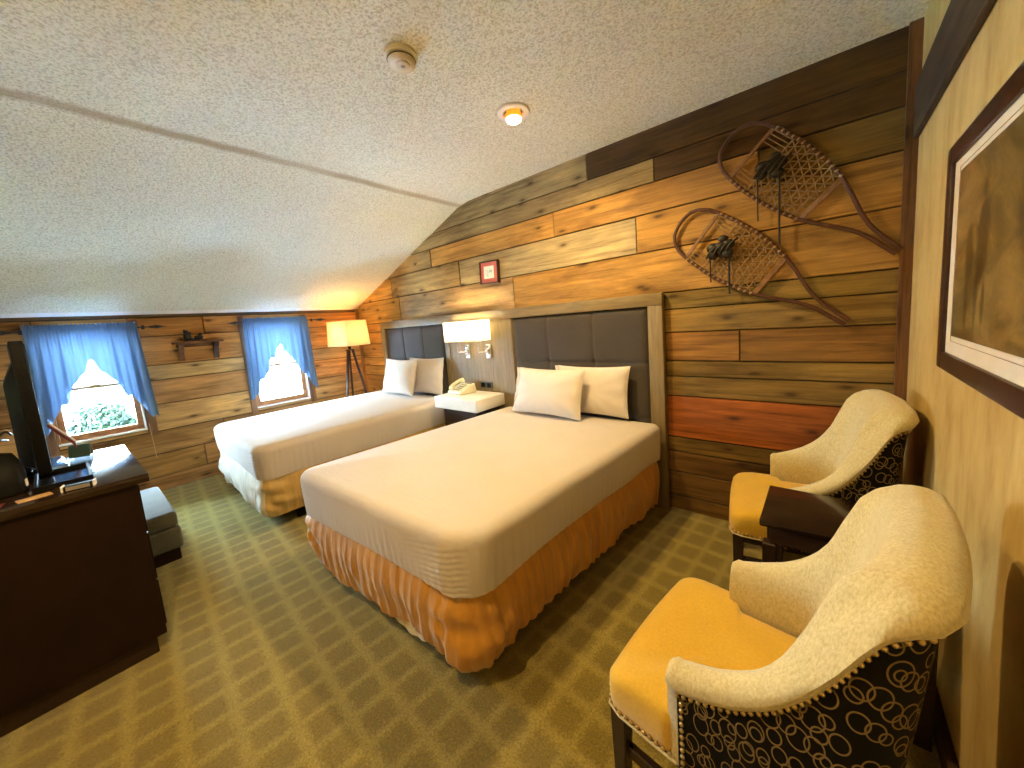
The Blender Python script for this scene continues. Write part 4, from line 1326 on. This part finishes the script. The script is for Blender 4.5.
# ------------------------------------------------------------------ dresser and what stands on it
DX0, DX1, DY0, DY1, DZ = 1.93, 2.835, -3.12, -2.575, .885
dr = thing('dresser', 'dark brown wooden dresser at the left, its end panel facing the camera', 'dresser', ((DX0+DX1)/2, (DY0+DY1)/2, 0), R_(2.0))
cx_, cy_ = (DX0+DX1)/2, (DY0+DY1)/2
hx, hy = (DX1-DX0)/2, (DY1-DY0)/2
m = MB(); m.box((-hx, -hy, .845), (hx+.012, hy+.022, DZ), .004, 2); m.build('top', M['dresser_top'], dr, smooth=40)
m = MB(); m.box((-hx+.01, -hy, .085), (hx-.006, hy-.020, .8445), .003, 1); m.build('carcass', M['dresser'], dr)
m = MB(); m.box((-hx+.03, -hy+.01, 0), (hx-.025, hy-.055, .0845), .003, 1); m.build('plinth', M['espresso'], dr)
for k in range(3):
    z0 = .11+k*.243
    d = MB(); d.box((-hx+.03, hy-.0195, z0), (hx-.045, hy-.012, z0+.232), .002, 1); do = d.build('drawer', M['dresser'], dr)
    for x in ():
        h = MB(); h.tube([(x-.05, hy-.002, z0+.12), (x-.05, hy+.018, z0+.12), (x+.05, hy+.018, z0+.12), (x+.05, hy-.002, z0+.12)], .005, 8); h.build('handle', M['brass'], do, smooth=60)

TZ = DZ+.001
tv = thing('television', 'flat black television seen edge-on, standing on the dresser', 'television', (2.21, -2.872, TZ), R_(4.5))
m = MB(); m.box((-.50, -.012, .035), (.285, .030, .655), .006, 2); m.build('bezel', M['black'], tv, smooth=40)
m = MB(); m.box((-.485, .0301, .05), (.27, .032, .64), .0005, 1); m.build('screen', M['black_gloss'], tv)
m = MB(); m.hexa([(-.40, -.055, .08), (.19, -.055, .08), (.25, -.0125, .06), (-.46, -.0125, .06)], [(-.36, -.050, .46), (.15, -.050, .46), (.25, -.0125, .56), (-.46, -.0125, .56)], .006, 2); m.build('rear_housing', M['black'], tv, smooth=40)
m = MB(); m.box((-.13, -.055, .010), (.0, -.0555+.03, .10), .004, 1); m.build('stand_neck', M['black_gloss'], tv)
m = MB(); m.box((-.28, -.11, 0), (.13, .085, .0105), .004, 2); m.build('stand_base', M['black_gloss'], tv, smooth=40)

ap = thing('tabletop_appliance', 'rounded black appliance behind the television on the dresser', 'appliance', (2.53, -2.972, TZ))
m = MB(); rows = []
for z, kx, ky, ox in ((0, .095, .075, 0), (.004, .10, .08, 0), (.05, .10, .08, 0), (.09, .095, .078, -.005), (.125, .08, .07, -.015), (.16, .055, .055, -.025), (.172, .02, .02, -.03)):
    rows.append([(ox+kx*(abs(math.cos(t))**.6)*(1 if math.cos(t) > 0 else -1), ky*(abs(math.sin(t))**.6)*(1 if math.sin(t) > 0 else -1), z) for t in [2*PI*k/40 for k in range(40)]])
m.grid(rows, closed_u=True); m.cap(rows[-1]); m.cap(list(reversed(rows[0]))); m.build('housing', M['dark_cast_black'], ap, smooth=50)
m = MB(); m.box((.03, .0785, .02), (.06, .084, .05), .002, 1); m.build('switch', M['white_paint'], ap)

m = MB()
def smooth_path(P, n=10):
    out = []
    P = [Vector(p) for p in P]
    for i in range(len(P)-1):
        p0, p1, p2, p3 = P[max(i-1, 0)], P[i], P[i+1], P[min(i+2, len(P)-1)]
        for k in range(n):
            t = k/n
            out.append(.5*((2*p1)+(p2-p0)*t+(2*p0-5*p1+4*p2-p3)*t*t+(3*p1-p0-3*p2+p3)*t**3))
    return out+[P[-1]]
m.tube(smooth_path([(1.80, -2.968, 1.045), (1.95, -2.972, 1.085), (2.20, -2.978, 1.085), (2.33, -2.982, 1.045), (2.375, -2.985, .985), (2.375, -2.99, .93), (2.33, -3.0, .892), (2.20, -3.03, .892)]), .0055, 8)
m2 = MB(); m2.tube(smooth_path([(1.80, -2.985, 1.02), (2.0, -2.992, 1.05), (2.18, -2.997, 1.04), (2.29, -3.0, 1.005), (2.335, -3.005, .95), (2.31, -3.02, .892), (2.18, -3.055, .892)]), .0045, 8)
cb = m.build('power_cable', M['black'], smooth=180); tag(cb, 'upper black cable looping behind the television', 'cable', 'cables behind the television')
cb2 = m2.build('power_cable', M['black'], smooth=180); tag(cb2, 'lower black cable looping behind the television', 'cable', 'cables behind the television')

ty = thing('serving_tray', 'black rimmed glossy tray on the dresser beside the television', 'tray', (2.515, -2.792, TZ), R_(2))
tx, tyy = .145, .105
m = MB(); m.box((-.165, -.084, 0), (.165, .084, .006), .002, 1); m.build('tray_floor', M['black_gloss'], ty)
m = MB()
for lo, hi in (((-.165, -.084, .0062), (-.155, .084, .022)), ((.155, -.084, .0062), (.165, .084, .022)), ((-.155, -.084, .0062), (.155, -.074, .022)), ((-.155, .074, .0062), (.155, .084, .022))): m.box(lo, hi, .002, 1)
m.build('rim', M['black'], ty)
ch = thing('card_holder', 'small grey card holder with pale ends on the near edge of the dresser', 'card holder', (2.79, -2.745, TZ), R_(-10))
m = MB(); m.box((-.018, -.042, 0), (.018, .042, .022), .003, 1); m.build('body', M['black'], ch)
m = MB(); m.box((.0182, -.034, .003), (.0195, .034, .019)); m.build('card', M['grey_key'], ch)
for s in (-1, 1):
    m = MB(); m.box((-.019, s*.045-.003, 0), (.020, s*.045+.003, .025), .001, 1); m.build('end_cap', M['white_paint'], ch)
M['bro_red'] = plain('red_paper', (.16, .03, .03, 1), .4, var=.2); M['bro_tan'] = plain('tan_paper', (.55, .33, .14, 1), .5, var=.3, nscale=30)
for (x, y, rz, mt, lb) in ((2.765, -2.865, 12, 'bro_tan', 'tan brochure lying at the near end of the dresser'), (2.755, -2.985, -8, 'bro_red', 'dark red brochure lying at the near left end of the dresser')):
    m = MB(); m.box((-.028, -.045, 0), (.028, .045, .003), .0008, 1); b = m.build('brochure', M[mt]); b.location = (x, y, TZ); b.rotation_euler = (0, 0, R_(rz)); tag(b, lb, 'brochure', 'brochures on the dresser')
M['teal_card'] = plain('teal_card', (.035, .085, .085, 1), .5); M['olive_card'] = plain('olive_card', (.22, .19, .05, 1), .6)
tc = thing('tent_card', 'teal and olive folded card standing on the dresser below the window', 'card', (2.03, -2.738, TZ), R_(70))
m = MB(); m.hexa([(-.042, -.025, 0), (.042, -.025, 0), (.042, -.021, 0), (-.042, -.021, 0)], [(-.042, -.002, .07), (.042, -.002, .07), (.042, .0, .07), (-.042, .0, .07)]); m.build('front_leaf', M['teal_card'], tc)
m = MB(); m.hexa([(-.042, .021, 0), (.042, .021, 0), (.042, .025, 0), (-.042, .025, 0)], [(-.042, .0003, .07), (.042, .0003, .07), (.042, .0023, .07), (-.042, .0023, .07)]); m.build('back_leaf', M['olive_card'], tc)
lr = thing('leaning_stick', 'thin maroon and white stick leaning behind the television', 'stick', (2.03, -2.795, TZ+.0105))
m = MB(); m.tube([(0, .04, .075), (.01, -.0, .14), (.02, -.035, .20)], .007, 8); m.tube([(0, .04, .075), (-.002, .05, .0)], .005, 8); m.build('stem', M['bro_red'], lr, smooth=60)
m = MB(); m.tube([(.004, .046, .085), (.014, .006, .15), (.024, -.029, .21)], .004, 8); m.build('white_edge', M['white_paint'], lr, smooth=60)

# ------------------------------------------------------------------ ottoman
ott = thing('ottoman', 'grey tweed two-tier ottoman past the end of the dresser', 'ottoman', (1.46, -2.615, 0), R_(1))
m = MB(); m.box((-.40, -.215, .235), (.40, .215, .345), .025, 4); m.build('cushion', M['ottoman'], ott, smooth=50)
m = MB(); m.box((-.405, -.22, .085), (.405, .22, .2345), .018, 3); m.build('upholstered_base', M['ottoman'], ott, smooth=50)
m = MB(); m.box((-.385, -.20, 0), (.385, .20, .0845), .004, 1); m.build('plinth', M['dresser'], ott)

# ------------------------------------------------------------------ outside the windows
m = MB(); m.box((-60, -50, -1.1), (-.3, 50, -.9)); m.build('ground', M['grass'], kind='structure')
def leafy(name, label, cat, loc, rad, nl, ls, mat, group=None, trunk=None, seed=1):
    rnd = random.Random(seed)
    root = thing(name, label, cat, loc, 0, group)
    mb = MB()
    for k in range(nl):
        d = Vector((rnd.gauss(0, 1), rnd.gauss(0, 1), rnd.gauss(0, 1))).normalized()
        k_ = .72+.28*noise.noise(d*2.3+Vector((seed, 0, 0)))+rnd.uniform(-.08, .08)
        p = Vector((d.x*rad[0], d.y*rad[1], d.z*rad[2]))*k_*rnd.uniform(.72, 1.0)
        a = Vector((rnd.gauss(0, 1), rnd.gauss(0, 1), rnd.gauss(0, 1))).normalized(); b = a.orthogonal().normalized()
        s = ls*rnd.uniform(.6, 1.2)
        mb.poly([p-a*s, p+b*s*.45, p+a*s, p-b*s*.45])
    f = mb.build('foliage', mat, root); f.location = (0, 0, trunk if trunk else rad[2]*.85)
    m = MB(); h = (trunk or rad[2]*.85)
    m.tube([(0, 0, 0), (.02, .01, h*.5), (0, 0, h)], [rad[0]*.10, rad[0]*.08, rad[0]*.04], 8); m.build('stem' if not trunk else 'trunk', M['bark'], root, smooth=60)
leafy('bush', 'rounded green bush outside the window behind the television', 'bush', (-3.4, -2.60, -.9), (.66, .60, .95), 12000, .055, M['leaf'], seed=4)
hs = thing('house', 'pale building with a blue grey roof far outside the window behind the television', 'house', (-13, -2.5, -.9))
m = MB(); m.box((-2, -4.5, 0), (2, 1.6, 1.55)); m.build('wall', M['siding'], hs)
m = MB(); m.hexa([(-2.3, -4.9, 1.55), (2.3, -4.9, 1.55), (2.3, 2.0, 1.55), (-2.3, 2.0, 1.55)], [(-1.0, -4.5, 2.5), (.6, -4.5, 2.5), (.6, 1.5, 2.5), (-1.0, 1.5, 2.5)]); m.build('roof', M['roof'], hs)
for y in (-2.6, -.4):
    m = MB(); m.box((1.99, y-.4, .5), (2.03, y+.4, 1.2)); m.build('house_window', M['roof'], hs)
leafy('tree', 'hazy green tree outside the window near the floor lamp, left of two', 'tree', (-16, 5.0, -.9), (1.5, 1.4, 1.9), 2600, .22, M['tree_leaf'], 'trees outside the window near the floor lamp', 2.2, 5)
leafy('tree', 'hazy green tree outside the window near the floor lamp, right of two', 'tree', (-17, 8.4, -.9), (1.3, 1.2, 1.8), 2400, .22, M['tree_leaf'], 'trees outside the window near the floor lamp', 2.2, 6)

# ------------------------------------------------------------------ daylight
w = bpy.data.worlds.new('daylight'); scene.world = w; w.use_nodes = True
nt = w.node_tree; nt.nodes.clear()
out = nt.nodes.new('ShaderNodeOutputWorld'); bg = nt.nodes.new('ShaderNodeBackground')
tcn = nt.nodes.new('ShaderNodeTexCoord'); sep = nt.nodes.new('ShaderNodeSeparateXYZ'); rp = nt.nodes.new('ShaderNodeValToRGB')
nt.links.new(tcn.outputs['Generated'], sep.inputs[0]); nt.links.new(sep.outputs[2], rp.inputs[0])
rp.color_ramp.elements[0].position = 0; rp.color_ramp.elements[0].color = (.64, .83, 1, 1)
rp.color_ramp.elements[1].position = .6; rp.color_ramp.elements[1].color = (.50, .74, 1, 1)
nt.links.new(rp.outputs[0], bg.inputs[0]); bg.inputs[1].default_value = 155
nt.links.new(bg.outputs[0], out.inputs[0])
for y0, y1 in WIN:
    l = bpy.data.lights.new('window_portal', 'AREA'); l.shape = 'RECTANGLE'; l.size = ZO1-ZO0; l.size_y = y1-y0
    l.cycles.is_portal = True
    o = bpy.data.objects.new('window_portal', l); COL.objects.link(o)
    o.location = (-.16, (y0+y1)/2, (ZO0+ZO1)/2); o.rotation_euler = (0, R_(-90), 0)

vs = scene.view_settings
vs.view_transform = 'Standard'; vs.look = 'None'; vs.gamma = 1; vs.exposure = 0.45
vs.use_curve_mapping = False
scene.cycles.max_bounces = 10; scene.cycles.diffuse_bounces = 6; scene.cycles.transparent_max_bounces = 12
scene.cycles.use_denoising = True
scene.cycles.sample_clamp_indirect = 0
